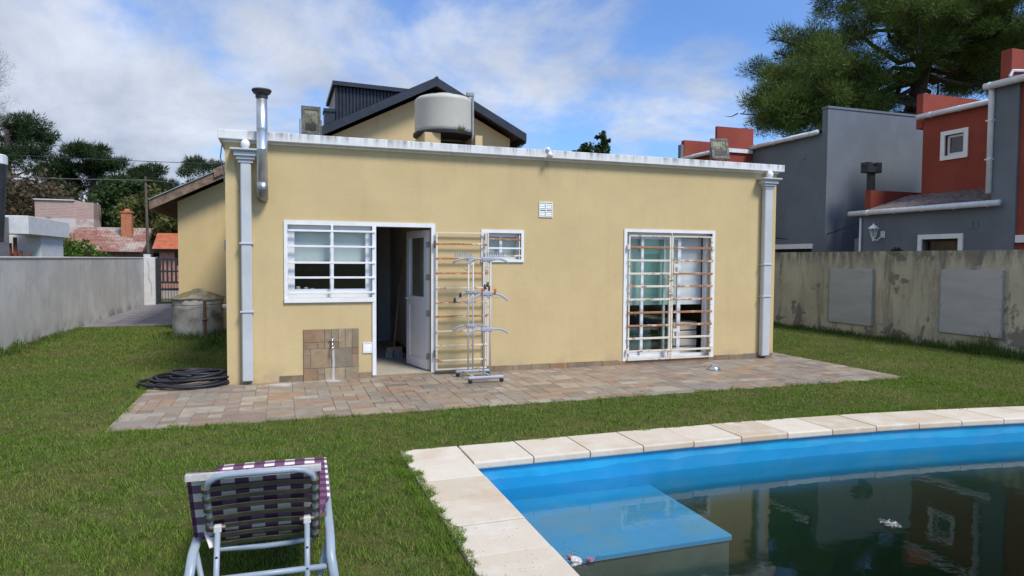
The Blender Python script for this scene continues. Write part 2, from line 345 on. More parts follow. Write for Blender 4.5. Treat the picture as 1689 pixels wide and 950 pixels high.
    c = a.mix(a.rng(n, .3, .7), (.20, .085, .065), (.33, .165, .125)); c = a.mix(a.math('MULTIPLY', a.rng(a.math('ADD', n2, a.math('MULTIPLY', n, .4)), .62, .85), .8), c, (.42, .38, .33)); a.color(c); M['roof_tile'] = a.m
    simple('orange_roof', (.40, .115, .055), .8, .2, var=.2, scale=4)
    simple('chimney_brick', (.42, .16, .08), .85, .2, var=.2, scale=9)
    simple('salmon_wall', (.36, .185, .14), .9, .15, var=.2, scale=5)
    simple('dark_opening', (.02, .018, .018), .6, .3)
    simple('pole_wood', (.12, .095, .075), .9, .1)
    a = Mat('road', .9, .2); n = a.noise(2, 6, .65); a.color(a.mix(a.rng(n, .3, .7), (.20, .175, .14), (.27, .24, .195))); M['road'] = a.m
    simple('wrapper_pink', (.25, .12, .155), .4, .4, var=.5, scale=30)
    simple('wrapper_white', (.50, .47, .44), .4, .4, var=.2, scale=30)
    simple('pale_blue_plastic', (.42, .55, .62), .4, .4)
make_materials()

# ------------------------------------------------------------------ builders
BASE = {}
class MB:
    def __init__(s): s.v = []; s.f = []; s.uv = None
    def add(s, vs, fs):
        k = len(s.v); s.v += [tuple(p) for p in vs]; s.f += [tuple(i+k for i in f) for f in fs]; return s
    def box(s, x0, x1, y0, y1, z0, z1, c=0):
        if c <= 0:
            return s.add([(x0, y0, z0), (x1, y0, z0), (x1, y1, z0), (x0, y1, z0), (x0, y0, z1), (x1, y0, z1), (x1, y1, z1), (x0, y1, z1)],
                         [(0, 3, 2, 1), (4, 5, 6, 7), (0, 1, 5, 4), (1, 2, 6, 5), (2, 3, 7, 6), (3, 0, 4, 7)])
        bm = bmesh.new(); bmesh.ops.create_cube(bm, size=1)
        for v in bm.verts: v.co = Vector(((x0+x1)/2+v.co.x*(x1-x0), (y0+y1)/2+v.co.y*(y1-y0), (z0+z1)/2+v.co.z*(z1-z0)))
        bmesh.ops.bevel(bm, geom=bm.edges[:], offset=c, segments=2 if c > .012 else 1, affect='EDGES', profile=.6)
        bm.verts.index_update(); s.add([v.co[:] for v in bm.verts], [[v.index for v in f.verts] for f in bm.faces]); bm.free(); return s
    def tube(s, pts, r, n=8, closed=False, ry=None, up=(0, 0, 1)):
        pts = [Vector(p) for p in pts]; k = len(pts); rs = r if isinstance(r, (list, tuple)) else [r]*k
        vs = []; U = None
        for i, p in enumerate(pts):
            a = pts[(i-1) % k] if (closed or i > 0) else p; b = pts[(i+1) % k] if (closed or i < k-1) else p
            t = (b-a).normalized()
            if U is None:
                U = Vector(up); 
                if abs(U.dot(t)) > .95: U = Vector((1, 0, 0))
            U = (U - t*U.dot(t)).normalized(); W = t.cross(U)
            q = (ry/r) if (ry and not isinstance(r, (list, tuple))) else 1
            for j in range(n):
                an = 2*math.pi*(j+.5)/n; vs.append(p + U*math.cos(an)*rs[i]*1.0 + W*math.sin(an)*rs[i]*q)
        fs = []
        for i in range(k if closed else k-1):
            for j in range(n):
                a = i*n+j; b = i*n+(j+1) % n; c = ((i+1) % k)*n+(j+1) % n; d = ((i+1) % k)*n+j
                fs.append((a, b, c, d))
        if not closed: fs += [tuple(range(n-1, -1, -1)), tuple(range((k-1)*n, k*n))]
        return s.add(vs, fs)
    def bar(s, p, q, w, h):
        """rectangular bar from p to q, w across, h up"""
        return s.tube([p, q], h/math.sqrt(2), 4) if abs(w-h) < 1e-6 else s.flat(p, q, w, h)
    def flat(s, p, q, w, h, up=(0, 0, 1)):
        p = Vector(p); q = Vector(q); t = (q-p).normalized(); U = Vector(up)
        if abs(U.dot(t)) > .98: U = Vector((0, 1, 0))
        U = (U-t*U.dot(t)).normalized(); W = t.cross(U)
        vs = [e + W*a*w/2 + U*b*h/2 for e in (p, q) for a, b in ((-1, -1), (1, -1), (1, 1), (-1, 1))]
        return s.add(vs, [(0, 1, 2, 3), (7, 6, 5, 4), (0, 4, 5, 1), (1, 5, 6, 2), (2, 6, 7, 3), (3, 7, 4, 0)])
    def lathe(s, prof, c, n=24):
        vs = [(c[0]+r*math.cos(2*math.pi*j/n), c[1]+r*math.sin(2*math.pi*j/n), c[2]+z) for r, z in prof for j in range(n)]
        fs = [(i*n+j, i*n+(j+1) % n, (i+1)*n+(j+1) % n, (i+1)*n+j) for i in range(len(prof)-1) for j in range(n)]
        fs += [tuple(range(n-1, -1, -1)), tuple(range((len(prof)-1)*n, len(prof)*n))]
        return s.add(vs, fs)
    def prism(s, poly, a0, a1, axis='y'):
        """poly in the other two axes in order (x,z) for y, (y,z) for x, (x,y) for z"""
        def P(u, w, a): return {'y': (u, a, w), 'x': (a, u, w), 'z': (u, w, a)}[axis]
        n = len(poly); vs = [P(u, w, a0) for u, w in poly] + [P(u, w, a1) for u, w in poly]
        return s.add(vs, [tuple(range(n)), tuple(range(2*n-1, n-1, -1))] + [(i, i+n, (i+1) % n+n, (i+1) % n) for i in range(n)])
    def wall(s, u0, u1, z0, z1, p0, p1, holes, axis='y'):
        us = sorted({u0, u1, *[h[0] for h in holes], *[h[1] for h in holes]}); zs = sorted({z0, z1, *[h[2] for h in holes], *[h[3] for h in holes]})
        nu, nz = len(us)-1, len(zs)-1
        def solid(i, j):
            if not (0 <= i < nu and 0 <= j < nz): return False
            cu, cz = (us[i]+us[i+1])/2, (zs[j]+zs[j+1])/2
            return not any(h[0] < cu < h[1] and h[2] < cz < h[3] for h in holes)
        def P(u, a, z): return (u, a, z) if axis == 'y' else (a, u, z)
        idx = {}; vs = []
        def V(u, a, z):
            k = (u, a, z)
            if k not in idx: idx[k] = len(vs); vs.append(P(*k))
            return idx[k]
        fs = []
        for i in range(nu):
            for j in range(nz):
                if not solid(i, j): continue
                a, b, c, d = us[i], us[i+1], zs[j], zs[j+1]
                fs.append((V(a, p0, c), V(b, p0, c), V(b, p0, d), V(a, p0, d))); fs.append((V(a, p1, d), V(b, p1, d), V(b, p1, c), V(a, p1, c)))
                if not solid(i-1, j): fs.append((V(a, p1, c), V(a, p0, c), V(a, p0, d), V(a, p1, d)))
                if not solid(i+1, j): fs.append((V(b, p0, c), V(b, p1, c), V(b, p1, d), V(b, p0, d)))
                if not solid(i, j-1): fs.append((V(a, p1, c), V(b, p1, c), V(b, p0, c), V(a, p0, c)))
                if not solid(i, j+1): fs.append((V(a, p0, d), V(b, p0, d), V(b, p1, d), V(a, p1, d)))
        return s.add(vs, fs)
    def build(s, name, mat, parent=None, base=None, smooth=False, fixn=True):
        if base is None: base = BASE.get(parent.name) if parent else None
        if base is None:
            xs, ys, zs = zip(*s.v); base = ((min(xs)+max(xs))/2, (min(ys)+max(ys))/2, min(zs))
        me = bpy.data.meshes.new(name)
        me.from_pydata([(x-base[0], y-base[1], z-base[2]) for x, y, z in s.v], [], s.f)
        if s.uv:
            ul = me.uv_layers.new(name='UVMap')
            for l in me.loops: ul.data[l.index].uv = s.uv[l.vertex_index]
        if fixn and len(s.f) < 60000:
            bm = bmesh.new(); bm.from_mesh(me); bmesh.ops.recalc_face_normals(bm, faces=bm.faces); bm.to_mesh(me); bm.free()
        if smooth: me.shade_auto_smooth(angle=R(40)) if hasattr(me, 'shade_auto_smooth') else [setattr(p, 'use_smooth', True) for p in me.polygons]
        me.materials.append(M[mat] if isinstance(mat, str) else mat)
        return link(name, me, parent, base)
def link(name, me, parent, base):
    o = bpy.data.objects.new(name, me); C.objects.link(o)
    if parent: o.parent = parent
    else: o.location = base
    BASE[o.name] = base; return o
def smooth_all(o):
    for p in o.data.polygons: p.use_smooth = True
    return o
def tag(o, label=None, cat=None, group=None, kind=None):
    for k, v in (('label', label), ('category', cat), ('group', group), ('kind', kind)):
        if v: o[k] = v
    return o
def thing(name, label, cat, loc, group=None):
    o = bpy.data.objects.new(name, None); C.objects.link(o); o.location = loc; o.empty_display_size = .2
    BASE[o.name] = tuple(loc); return tag(o, label, cat, group)
def structure(name, loc=(0, 0, 0)):
    o = bpy.data.objects.new(name, None); C.objects.link(o); o.location = loc; BASE[o.name] = tuple(loc); o['kind'] = 'structure'; return o
def soup(name, verts, nper, mat, parent=None, base=(0, 0, 0), normals=None):
    """verts: (k*nper,3) numpy array, one polygon of nper corners each"""
    me = bpy.data.meshes.new(name); v = np.asarray(verts, dtype=np.float32) - np.array(base, dtype=np.float32); n = len(v); k = n//nper
    me.vertices.add(n); me.vertices.foreach_set('co', v.ravel()); me.loops.add(n); me.loops.foreach_set('vertex_index', np.arange(n, dtype=np.int32))
    me.polygons.add(k); me.polygons.foreach_set('loop_start', np.arange(0, n, nper, dtype=np.int32))
    try: me.polygons.foreach_set('loop_total', np.full(k, nper, dtype=np.int32))
    except Exception: pass
    me.update(); me.validate(); me.materials.append(M[mat]); return link(name, me, parent, base)

# ------------------------------------------------------------------ ground, path, road
PX0, PX1, PY0, PY1 = -1.53, 8.15, 6.90, 9.03      # patio
POOL_L, POOL_R, POOL_F = 1.375, 9.6, -1.6
def pool_back(x): return 4.97 - (.021*(x-3.5)**2 if x > 3.5 else 0)
def make_ground():
    # lawn sheet with the pool cut out
    n = 24; xs = [POOL_L+.02+(POOL_R-POOL_L-.04)*i/n for i in range(n+1)]
    m = MB(); B = 900
    back = [(x, pool_back(x)+.02, 0) for x in xs]
    inner = back + [(xs[-1], POOL_F-.02, 0), (xs[0], POOL_F-.02, 0)]
    A = [(-B, -B, 0), (B, -B, 0), (B, B, 0), (-B, B, 0)]
    vs = A + inner; k = 4; nb = len(back)
    fs = [(3, 0, k+nb+1, k)]                       # left
    fs.append((0, 1, k+nb, k+nb+1))                # front
    fs.append((1, 2, k+nb-1, k+nb))                # right
    fs += [(3, k+i, k+i+1) if i < nb//2 else (2, k+i, k+i+1) for i in range(nb-1)]
    fs.append((2, 3, k+nb//2))
    m.add(vs, fs); o = m.build('lawn_ground', 'soil', base=(0, 0, 0)); o['kind'] = 'structure'
    p = MB().box(-4.3, -2.15, 17.5, 26.2, -.1, .012); o = p.build('side_path', 'path', base=(-3.2, 21, 0)); o['kind'] = 'structure'
    # joints of the side path: rows of slabs
    sl = MB().box(-.255, .255, -.255, .255, 0, .014, .006); me = None
    for i in range(4):
        for j in range(16):
            b = (-4.03+i*.53, 17.78+j*.53, .006)
            if me is None: q = MB(); q.v = [(x+b[0], y+b[1], z+b[2]) for x, y, z in sl.v]; q.f = sl.f; t = q.build('paving_slab', 'path', o); me = t.data; first = b
            else:
                t = bpy.data.objects.new('paving_slab', me); C.objects.link(t); t.parent = o; t.location = (b[0]-first[0], b[1]-first[1], 0)
    r = MB().box(-60, 60, 29, 36, -.1, .008); o = r.build('road', 'road', base=(0, 32, 0)); o['kind'] = 'structure'
make_ground()

def make_grass():
    g = np.random.default_rng(3)
    def keep(x, y):
        wx = .035*np.sin(y*7.3)+.03*np.sin(y*17.1+1)+.02*np.sin(y*41); wy = .02*np.sin(x*5.3)+.018*np.sin(x*13.1+1)+.015*np.sin(x*37)
        k = ~((x > PX0+.04+wx) & (x < PX1-.03) & (y > PY0+.02+wy) & (y < 9.3))
        k &= ~((x > 6.5) & (x < PX1-.04) & (y > 8) & (y < 9.9))
        k &= ~((x > PX0+.1) & (x < -.6) & (y > 9.0) & (y < 9.45))
        k &= ~((x > -.66) & (x < 7.72) & (y > 9.0) & (y < 25))
        k &= ~((x > -2.15) & (x < 8) & (y > 16.1)); k &= ~((x > -4.33) & (x < -2.1) & (y > 17.47) & (y < 26))
        pb = np.where(x > 3.5, 4.97-.021*(x-3.5)**2, 4.97)
        k &= ~((x > .955+wx*.7) & (x < POOL_R+.45) & (y < pb+.445+wy*.7)); k &= (x > -4.29) & (x < 11.78)
        return k
    V = []
    def field(x0, x1, y0, y1, dens, h, w, lean=.55):
        zb_ = lambda x, y: np.where((x > .915) & (y < np.where(x > 3.5, 4.97-.021*(x-3.5)**2, 4.97)+.455), .028, -.004)
        n = int((x1-x0)*(y1-y0)*dens); x = g.uniform(x0, x1, n); y = g.uniform(y0, y1, n); k = keep(x, y); x, y = x[k], y[k]; n = len(x)
        th = g.uniform(0, 2*math.pi, n); cl_ = (.75+.35*np.sin(x*9.1+2*np.sin(y*3.7))*np.sin(y*11.3+2*np.sin(x*4.9))+.2*np.sin(x*23+y*17)); hh = h*g.uniform(.45, 1.35, n)*cl_; le = hh*g.uniform(.1, 1, n)*lean*2; ww = w*g.uniform(.6, 1.3, n); a2 = g.uniform(0, 2*math.pi, n)
        z0 = zb_(x, y); p0 = np.stack([x-np.cos(th)*ww/2, y-np.sin(th)*ww/2, z0], 1); p1 = np.stack([x+np.cos(th)*ww/2, y+np.sin(th)*ww/2, z0], 1)
        p2 = np.stack([x+np.cos(a2)*le, y+np.sin(a2)*le, hh*np.where(z0 > 0, .6, 1)+np.maximum(z0, 0)], 1); V.append(np.stack([p0, p1, p2], 1).reshape(-1, 3))
    field(-2.4, 1.0, 2.2, 4.4, 10000, .031, .006)
    field(-3.6, 1.2, 4.4, 6.95, 6500, .031, .007)
    field(1.2, 8.6, 4.9, 6.95, 4200, .031, .008)
    field(-4.3, 0, 6.95, 11, 3000, .032, .008); field(-4.3, 0, 11, 17.5, 1300, .036, .012)
    field(8.0, 11.8, 4.5, 16, 1700, .034, .009); field(8.6, 11.8, 2, 4.5, 900, .034, .009)
    field(-4.3, -2.4, 2.2, 6.95, 900, .032, .008); field(-3, 1, -2, 2.2, 500, .032, .009)
    # ragged blades leaning over the edges of patio and coping
    field(PX0-.05, PX1, 6.86, 6.94, 7000, .042, .007); field(-1.58, -1.46, 6.9, 9.3, 5000, .05, .007)
    field(.82, 1.09, 1.8, 5.5, 20000, .05, .006); field(.9, 9, 5.33, 5.48, 9000, .045, .006)
    o = soup('grass', np.concatenate(V), 3, 'grass'); tag(o, 'short mown lawn grass with yellowed patches round the patio', kind='stuff'); o['category'] = 'grass'
    L_ = []
    for i in range(150):
        x = g.uniform(-4, 11.5); y = g.uniform(2.4, 15); 
        if not keep(np.array([x]), np.array([y]))[0]: continue
        a = g.uniform(0, 6.28); sz = g.uniform(.006, .015); d = np.array([math.cos(a), math.sin(a), .1])*sz; e = np.array([-d[1], d[0], .05])*.5; c0 = np.array([x, y, .034]); L_ += [c0-d, c0+e, c0+d, c0-e]
    o = soup('fallen_leaves', np.array(L_), 4, 'brown_leaves'); tag(o, 'small fallen leaves scattered over the lawn', kind='stuff'); o['category'] = 'leaves'
    # long weeds along the walls and by the cistern
    W = []
    def weeds(n, fx, h, w, spread=.5):
        x, y = fx(n); th = g.uniform(0, 2*math.pi, n); hh = h*g.uniform(.35, 1.1, n); a2 = g.uniform(0, 2*math.pi, n); le = hh*g.uniform(.1, 1, n)*spread
        ww = w*g.uniform(.6, 1.3, n); z0 = np.zeros(n)
        b0 = np.stack([x-np.cos(th)*ww/2, y-np.sin(th)*ww/2, z0], 1); b1 = np.stack([x+np.cos(th)*ww/2, y+np.sin(th)*ww/2, z0], 1)
        m0 = np.stack([x+np.cos(a2)*le*.35-np.cos(th)*ww*.4, y+np.sin(a2)*le*.35-np.sin(th)*ww*.4, hh*.65], 1); m1 = m0 + np.stack([np.cos(th)*ww*.8, np.sin(th)*ww*.8, z0], 1)
        t = np.stack([x+np.cos(a2)*le, y+np.sin(a2)*le, hh*g.uniform(.75, 1, n)], 1)
        W.append(np.stack([b0, b1, m1, b0, m1, m0, m0, m1, t], 1).reshape(-1, 3))
    def strip(x0, x1, y0, y1):
        def f(n):
            y = g.uniform(y0, y1, n); y = y + .25*np.sin(y*5.1) + .15*np.sin(y*13.7); return g.uniform(x0, x1, n), y
        return f
    def tufts(x0, x1, y0, y1, k, n, h, w, spread=.7):
        for q in range(k):
            cx, cy = g.uniform(x0, x1), g.uniform(y0, y1); sz = g.uniform(.05, .16)
            weeds(int(n*g.uniform(.4, 1.4)), lambda m: (np.clip(cx+g.normal(size=m)*sz*.6, -4.29, 11.79), cy+g.normal(size=m)*sz*1.6), h*g.uniform(.45, 1.25), w, spread)
    weeds(1500, strip(11.5, 11.79, 5.5, 17), .10, .010)
    tufts(11.6, 11.78, 5.5, 10.3, 60, 45, .22, .010); tufts(11.45, 11.7, 5.5, 9.0, 30, 45, .24, .011, .9); tufts(11.62, 11.78, 10.3, 17, 50, 35, .15, .012); tufts(11.6, 11.78, 8.1, 9.1, 6, 30, .42, .009, .5)
    weeds(500, strip(-4.29, -4.2, 9, 17.4), .08, .010); tufts(-4.29, -4.18, 9, 17.4, 60, 24, .12, .012); tufts(-4.29, -4.18, 12.3, 14, 12, 30, .19, .012)
    def ring(n):
        a = g.uniform(0, 2*math.pi, n); r = .50+g.random(n)*.35; return -1.59+r*np.cos(a), 15.0+r*np.sin(a)
    weeds(420, ring, .13, .013); tufts(-2.1, -1.2, 14.35, 14.6, 12, 26, .18, .012)
    tufts(-1.35, -.70, 12.6, 14.7, 34, 30, .22, .012)
    o = soup('long_grass', np.concatenate(W), 3, 'weed'); tag(o, 'long uncut grass along the foot of both boundary walls', kind='stuff'); o['category'] = 'grass'
make_grass()

# ------------------------------------------------------------------ patio
def tile_pattern(w, h, seed, sizes):
    rr = random.Random(seed); occ = [[False]*w for _ in range(h)]; out = []
    for j in range(h):
        for i in range(w):
            if occ[j][i]: continue
            sz = sizes[:]; rr.shuffle(sz)
            for a, b in sz + [(1, 1)]:
                if i+a <= w and j+b <= h and all(not occ[j+q][i+p] for p in range(a) for q in range(b)):
                    for p in range(a):
                        for q in range(b): occ[j+q][i+p] = True
                    out.append((i, j, a, b)); break
    return out
def make_patio():
    m = MB().box(PX0, PX1, PY0, 9.02, -.15, .006); m.box(6.4, PX1-.01, 9.24, 9.86, -.15, .005); m.box(PX0+.06, -.645, 9.021, 9.40, -.15, .005); m.box(7.71, PX1-.01, 9.021, 9.239, -.15, .005)
    base = m.build('patio', 'mortar', base=(3.3, 8, 0)); base['kind'] = 'structure'
    nx, ny = 70, 15; ux = (PX1-PX0)/nx; uy = (9.02-PY0)/ny; cache = {}; rr = random.Random(5)
    def put(i, j, a, b, ox, oy, uu, vv):
        k = (a, b, uu, vv); g = .003
        x = ox+i*uu; y = oy+j*vv; cnt[0] += 1
        if cnt[0] > 300:
            dz = .006+rr.uniform(-.0015, .0015); rest.box(x+g, x+a*uu-g, y+g, y+b*vv-g, dz-.012, dz+.008, .0025); return
        if k not in cache:
            q = MB().box(g, a*uu-g, g, b*vv-g, -.012, .008, .0025); me = bpy.data.meshes.new('tile'); me.from_pydata(q.v, [], q.f); me.materials.append(M['patio_tile']); cache[k] = me
        o = bpy.data.objects.new('tile', cache[k]); C.objects.link(o); o.parent = base
        o.location = (x-3.3, y-8, .006+rr.uniform(-.0015, .0015))
    S = [(2, 2), (3, 1), (2, 1), (2, 1), (1, 1), (1, 1), (1, 2), (2, 1), (3, 2), (1, 1)]; cnt = [0]; rest = MB()
    for t in tile_pattern(nx, ny, 11, S): put(*t, PX0, PY0, ux, uy)
    for t in tile_pattern(3, 5, 2, S): put(*t, 7.71, 9.03, .143, .163)
    for t in tile_pattern(5, 2, 3, S): put(*t, PX0+.06, 9.03, .165, .17)
    if rest.v: o = rest.build('tile', 'patio_tile', base); o['kind'] = 'stuff'
make_patio()

# ------------------------------------------------------------------ the house
D = 9.03; HX0, HX1 = -.636, 7.70; GY = 16.2
house = thing('house', 'yellow rendered house with flat roofed rear block and black gable behind', 'house', (3.5, 12, 0))
def lerp(a, b, t): return a+(b-a)*t
def make_house():
    H = house
    m = MB(); holes = [(.09, 1.18, 1.09, 2.03), (1.18, 1.95, -.5, 2.03), (2.70, 3.255, 1.605, 1.975), (4.955, 6.475, .07, 2.03)]
    m.wall(HX0, HX1, -.3, 3.04, D, D+.2, holes)
    m.box(HX0, HX0+.2, D+.2, GY, -.3, 3.04); m.box(HX1-.2, HX1, D+.2, GY, -.3, 3.04)
    w = m.build('rear_wall', 'yellow', H); w['label'] = 'yellow rear wall'
    MB().box(HX0+.2, HX1-.2, D+.2, GY-.01, 2.72, 2.88).build('flat_roof', 'mortar', H)
    # white parapet cap with a small moulding below it
    c = MB().box(HX0-.07, HX1+.075, D-.10, D+.28, 3.055, 3.165, .005)
    cap = c.build('parapet_cap', 'cap', H)
    MB().box(HX0-.02, HX1+.022, D-.022, D+.24, 3.025, 3.054).build('cap_moulding', 'cap', cap)
    MB().box(HX0-.07, HX0+.28, D+.285, GY-.01, 3.045, 3.155, .012).build('parapet_cap', 'cap', H)
    MB().box(HX1-.21, HX1+.075, D+.285, GY-.01, 3.045, 3.155, .012).build('parapet_cap', 'cap', H)
    sp = MB().tube([(3.64, D-.02, 3.10), (3.64, D-.13, 3.10), (3.64, D-.15, 3.07)], .035, 10); sp.tube([(3.615, D-.125, 3.172), (3.615, D+.1, 3.172)], .03, 8); smooth_all(sp.build('drain_spout', 'white_paint', H))
    # white trim round the openings (L-shaped frame of window and door)
    y0, y1 = D-.016, D+.03
    t = MB().box(.045, 2.005, y0, y1, 2.03, 2.085); t.box(.045, .09, y0, y1, 1.04, 2.03); t.box(.045, 1.18, y0-.012, y1, 1.03, 1.088); t.box(1.155, 1.205, y0-.003, y1, .045, 2.03); t.box(1.95, 2.004, y0, y1, .045, 2.03)
    t.build('opening_trim', 'white_paint', H)
    t = MB().box(2.66, 3.295, y0, y1, 1.975, 2.02); t.box(2.66, 2.70, y0, y1, 1.605, 1.975); t.box(3.255, 3.295, y0, y1, 1.605, 1.975); t.box(2.66, 3.295, y0-.006, y1, 1.565, 1.605); t.build('opening_trim', 'white_paint', H)
    t = MB().box(4.905, 6.525, y0, y1, 2.03, 2.075); t.box(4.905, 4.955, y0, y1, .07, 2.03); t.box(6.475, 6.525, y0, y1, .07, 2.03); t.build('opening_trim', 'white_paint', H)
    # interior: floor, ceiling underside, partitions
    MB().box(HX0+.2, HX1-.2, D+.001, 12.8, -.02, .05).build('interior_floor', 'interior_floor', H)
    iw = MB().box(1.96, 2.06, D+.2, 12.7, .05, 2.71); iw.box(4.2, 4.3, D+.2, 12.7, .05, 2.71); iw.box(HX0+.2, 7.5, 12.7, 12.8, .05, 2.71); iw.build('interior_wall', 'interior_white', H)
    MB().box(-.4, 1.62, 11.9, 12.3, .05, 2.3).build('wardrobe', 'dark_wood', H)
    MB().box(-.4, .9, D+.55, D+.6, .05, .9).build('kitchen_counter', 'dark_wood', H)
    MB().box(1.93, 1.957, D+.2, 11.9, .05, .14).build('interior_skirting', 'dark_wood', H)
    # kitchen window: sashes, glass, roller blind, white bars outside
    wn = MB(); yy = D+.06
    wn.wall(.09, 1.155, 1.09, 2.03, yy, yy+.05, [(.175, .615, 1.20, 1.955), (.665, 1.075, 1.20, 1.955)])
    win = wn.build('kitchen_window', 'pvc', H)
    for a, b in ((.175, .615), (.665, 1.075)): MB().box(a, b, yy+.02, yy+.026, 1.2, 1.955).build('pane', 'glass', win)
    MB().box(.10, 1.15, yy+.11, yy+.115, 1.53, 2.0).build('roller_blind', 'blind', win)
    MB().box(.10, 1.15, yy+.06, yy+.30, 1.13, 1.16).build('inner_sill', 'interior_white', win)
    g = MB().wall(.085, 1.19, 1.10, 2.035, D-.012, D+.012, [(.125, 1.145, 1.13, 2.005)])
    gr = MB().box(.625, .652, D-.03, D-.008, 1.1, 2.03).build('window_bars', 'white_paint', H)
    for z in (1.955, 1.755, 1.545, 1.352, 1.155):
        MB().box(.095, 1.19, D-.034, D-.010, z-.013, z+.013, .003).build('bar', 'white_paint', gr)
    for x, h in ((.22, .06), (.32, .05), (.40, .035)):
        MB().lathe([(.02, 0), (.028, .01), (.028, h), (.01, h+.01)], (x, yy+.18, 1.161), 10).build('sill_pot', 'cream_cloth', win)
    # small bathroom window
    wn = MB().wall(2.70, 3.255, 1.605, 1.975, yy, yy+.04, [(2.745, 2.95, 1.65, 1.925), (2.99, 3.205, 1.65, 1.925)])
    win = wn.build('small_window', 'pvc', H)
    for a, b in ((2.745, 2.95), (2.99, 3.205)): MB().box(a, b, yy+.015, yy+.02, 1.65, 1.925).build('pane', 'glass', win)
    MB().box(2.72, 3.24, yy+.10, yy+.105, 1.60, 1.98).build('blind', 'blind', win)
    gr = MB().box(3.225, 3.24, D-.006, D+.012, 1.61, 1.97).build('small_window_bars', 'rust_light', H)
    for z, mt in ((1.885, 'rust_heavy'), (1.76, 'white_paint'), (1.655, 'rust_light')): MB().box(2.70, 3.25, D-.012, D+.008, z-.012, z+.012, .003).build('bar', mt, gr)
    # louvred vents
    def vent(x0, x1, z0, z1, cross):
        v = MB().wall(x0, x1, z0, z1, D-.014, D+.004, [(x0+.014, x1-.014, z0+.014, z1-.014)]).build('wall_vent', 'white_paint', H)
        n = 7
        for i in range(n):
            z = z0+.02+(z1-z0-.04)*(i+.5)/n; MB().add([(x0+.014, D-.012, z-.006), (x1-.014, D-.012, z-.006), (x1-.014, D-.001, z+.012), (x0+.014, D-.001, z+.012), (x0+.014, D-.009, z-.006), (x1-.014, D-.009, z-.006), (x1-.014, D+.001, z+.012), (x0+.014, D+.001, z+.012)], [(0, 1, 2, 3), (7, 6, 5, 4), (0, 4, 5, 1), (1, 5, 6, 2), (2, 6, 7, 3), (3, 7, 4, 0)]).build('louvre', 'pvc', v)
        if cross: MB().box((x0+x1)/2-.007, (x0+x1)/2+.007, D-.017, D-.012, z0+.014, z1-.014).box(x0+.014, x1-.014, D-.018, D-.0125, (z0+z1)/2-.007, (z0+z1)/2+.007).build('cross', 'white_paint', v)
    vent(3.525, 3.735, 2.215, 2.435, True); vent(1.03, 1.152, .345, .485, False)
    # open back door, hinged on the right
    dr = MB(); ang = math.atan2(.68, -.16); ux = Vector((math.cos(ang), math.sin(ang), 0)); ny = Vector((-ux.y, ux.x, 0)); o0 = Vector((1.935, D+.10, 0))
    def leafbox(mb, a, b, z0, z1, t0, t1):
        vs = [o0+ux*u+ny*t+Vector((0, 0, z)) for z in (z0, z1) for u, t in ((a, t0), (b, t0), (b, t1), (a, t1))]
        mb.add(vs, [(0, 3, 2, 1), (4, 5, 6, 7), (0, 1, 5, 4), (1, 2, 6, 5), (2, 3, 7, 6), (3, 0, 4, 7)])
    for a, b, z0, z1 in ((0, .10, .065, 2.0), (.60, .70, .065, 2.0), (.10, .60, 1.90, 2.0), (.10, .60, .065, .20), (.10, .60, .95, 1.07)): leafbox(dr, a, b, z0, z1, -.025, .025)
    door = dr.build('back_door', 'pvc', H); door['label'] = 'white back door standing open inwards'
    p = MB(); leafbox(p, .10, .60, .20, .95, -.012, .012); p.build('door_panel', 'pvc', door)
    p = MB(); leafbox(p, .10, .60, 1.07, 1.90, -.004, .004); p.build('pane', 'glass', door)
    for s_ in (-1, 1):
        p = MB(); a = o0+ux*.65+ny*.03*s_+Vector((0, 0, 1.03)); p.tube([a, a+ny*.04*s_, a+ny*.045*s_-ux*.11], .010, 8); smooth_all(p.build('door_handle', 'pvc', door))
    for z in (.25, .85, 1.35, 1.8):
        p = MB(); leafbox(p, -.012, .012, z-.04, z+.04, -.034, .034); p.build('hinge', 'grey_pipe', door)
    # sliding door: frame, sashes, glass, blind
    yy = D+.08
    fr = MB().wall(4.955, 6.475, .07, 2.03, yy, yy+.10, [(5.0, 6.43, .13, 1.985)]).build('sliding_door', 'pvc', H)
    s1 = MB().wall(5.0, 5.72, .13, 1.985, yy+.055, yy+.09, [(5.045, 5.685, .20, 1.93)]).build('sash', 'pvc', fr); MB().box(5.045, 5.685, yy+.07, yy+.075, .20, 1.93).build('pane', 'green_glass', s1)
    s2 = MB().wall(5.26, 5.97, .13, 1.985, yy+.01, yy+.045, [(5.305, 5.91, .20, 1.93)]).build('sash', 'pvc', fr); MB().box(5.305, 5.91, yy+.025, yy+.03, .20, 1.93).build('pane', 'green_glass', s2)
    MB().box(4.98, 6.45, yy+.16, yy+.165, .90, 2.02).build('roller_blind', 'blind', fr)
    # security grille in front of the sliding door
    yg = D-.03; g = MB()
    for x, w in ((4.985, .022), (5.695, .030), (5.735, .030), (6.445, .022)): g.box(x-w/2, x+w/2, yg-.012, yg+.012, .075, 1.985)
    g.box(4.974, 5.71, yg-.011, yg+.011, 1.965, 1.985); g.box(5.72, 6.456, yg-.011, yg+.011, 1.965, 1.985); g.box(4.974, 5.71, yg-.011, yg+.011, .075, .097); g.box(5.72, 6.456, yg-.011, yg+.011, .075, .097)
    gg = g.build('security_grille', 'rust_light', H); gg['label'] = 'rusty barred grille across the sliding door'
    for i, z in enumerate((1.80, 1.60, 1.40, 1.205, 1.005, .805, .605, .41, .215)):
        for a, b, mt in ((4.96, 5.69, 'rust_heavy' if i in (0, 5, 6) else 'rust_light'), (5.745, 6.47, 'rust_heavy' if i < 7 else 'rust_light')): MB().box(a, b, yg-.02, yg-.004, z-.016, z+.016, .003).build('bar', mt, gg)
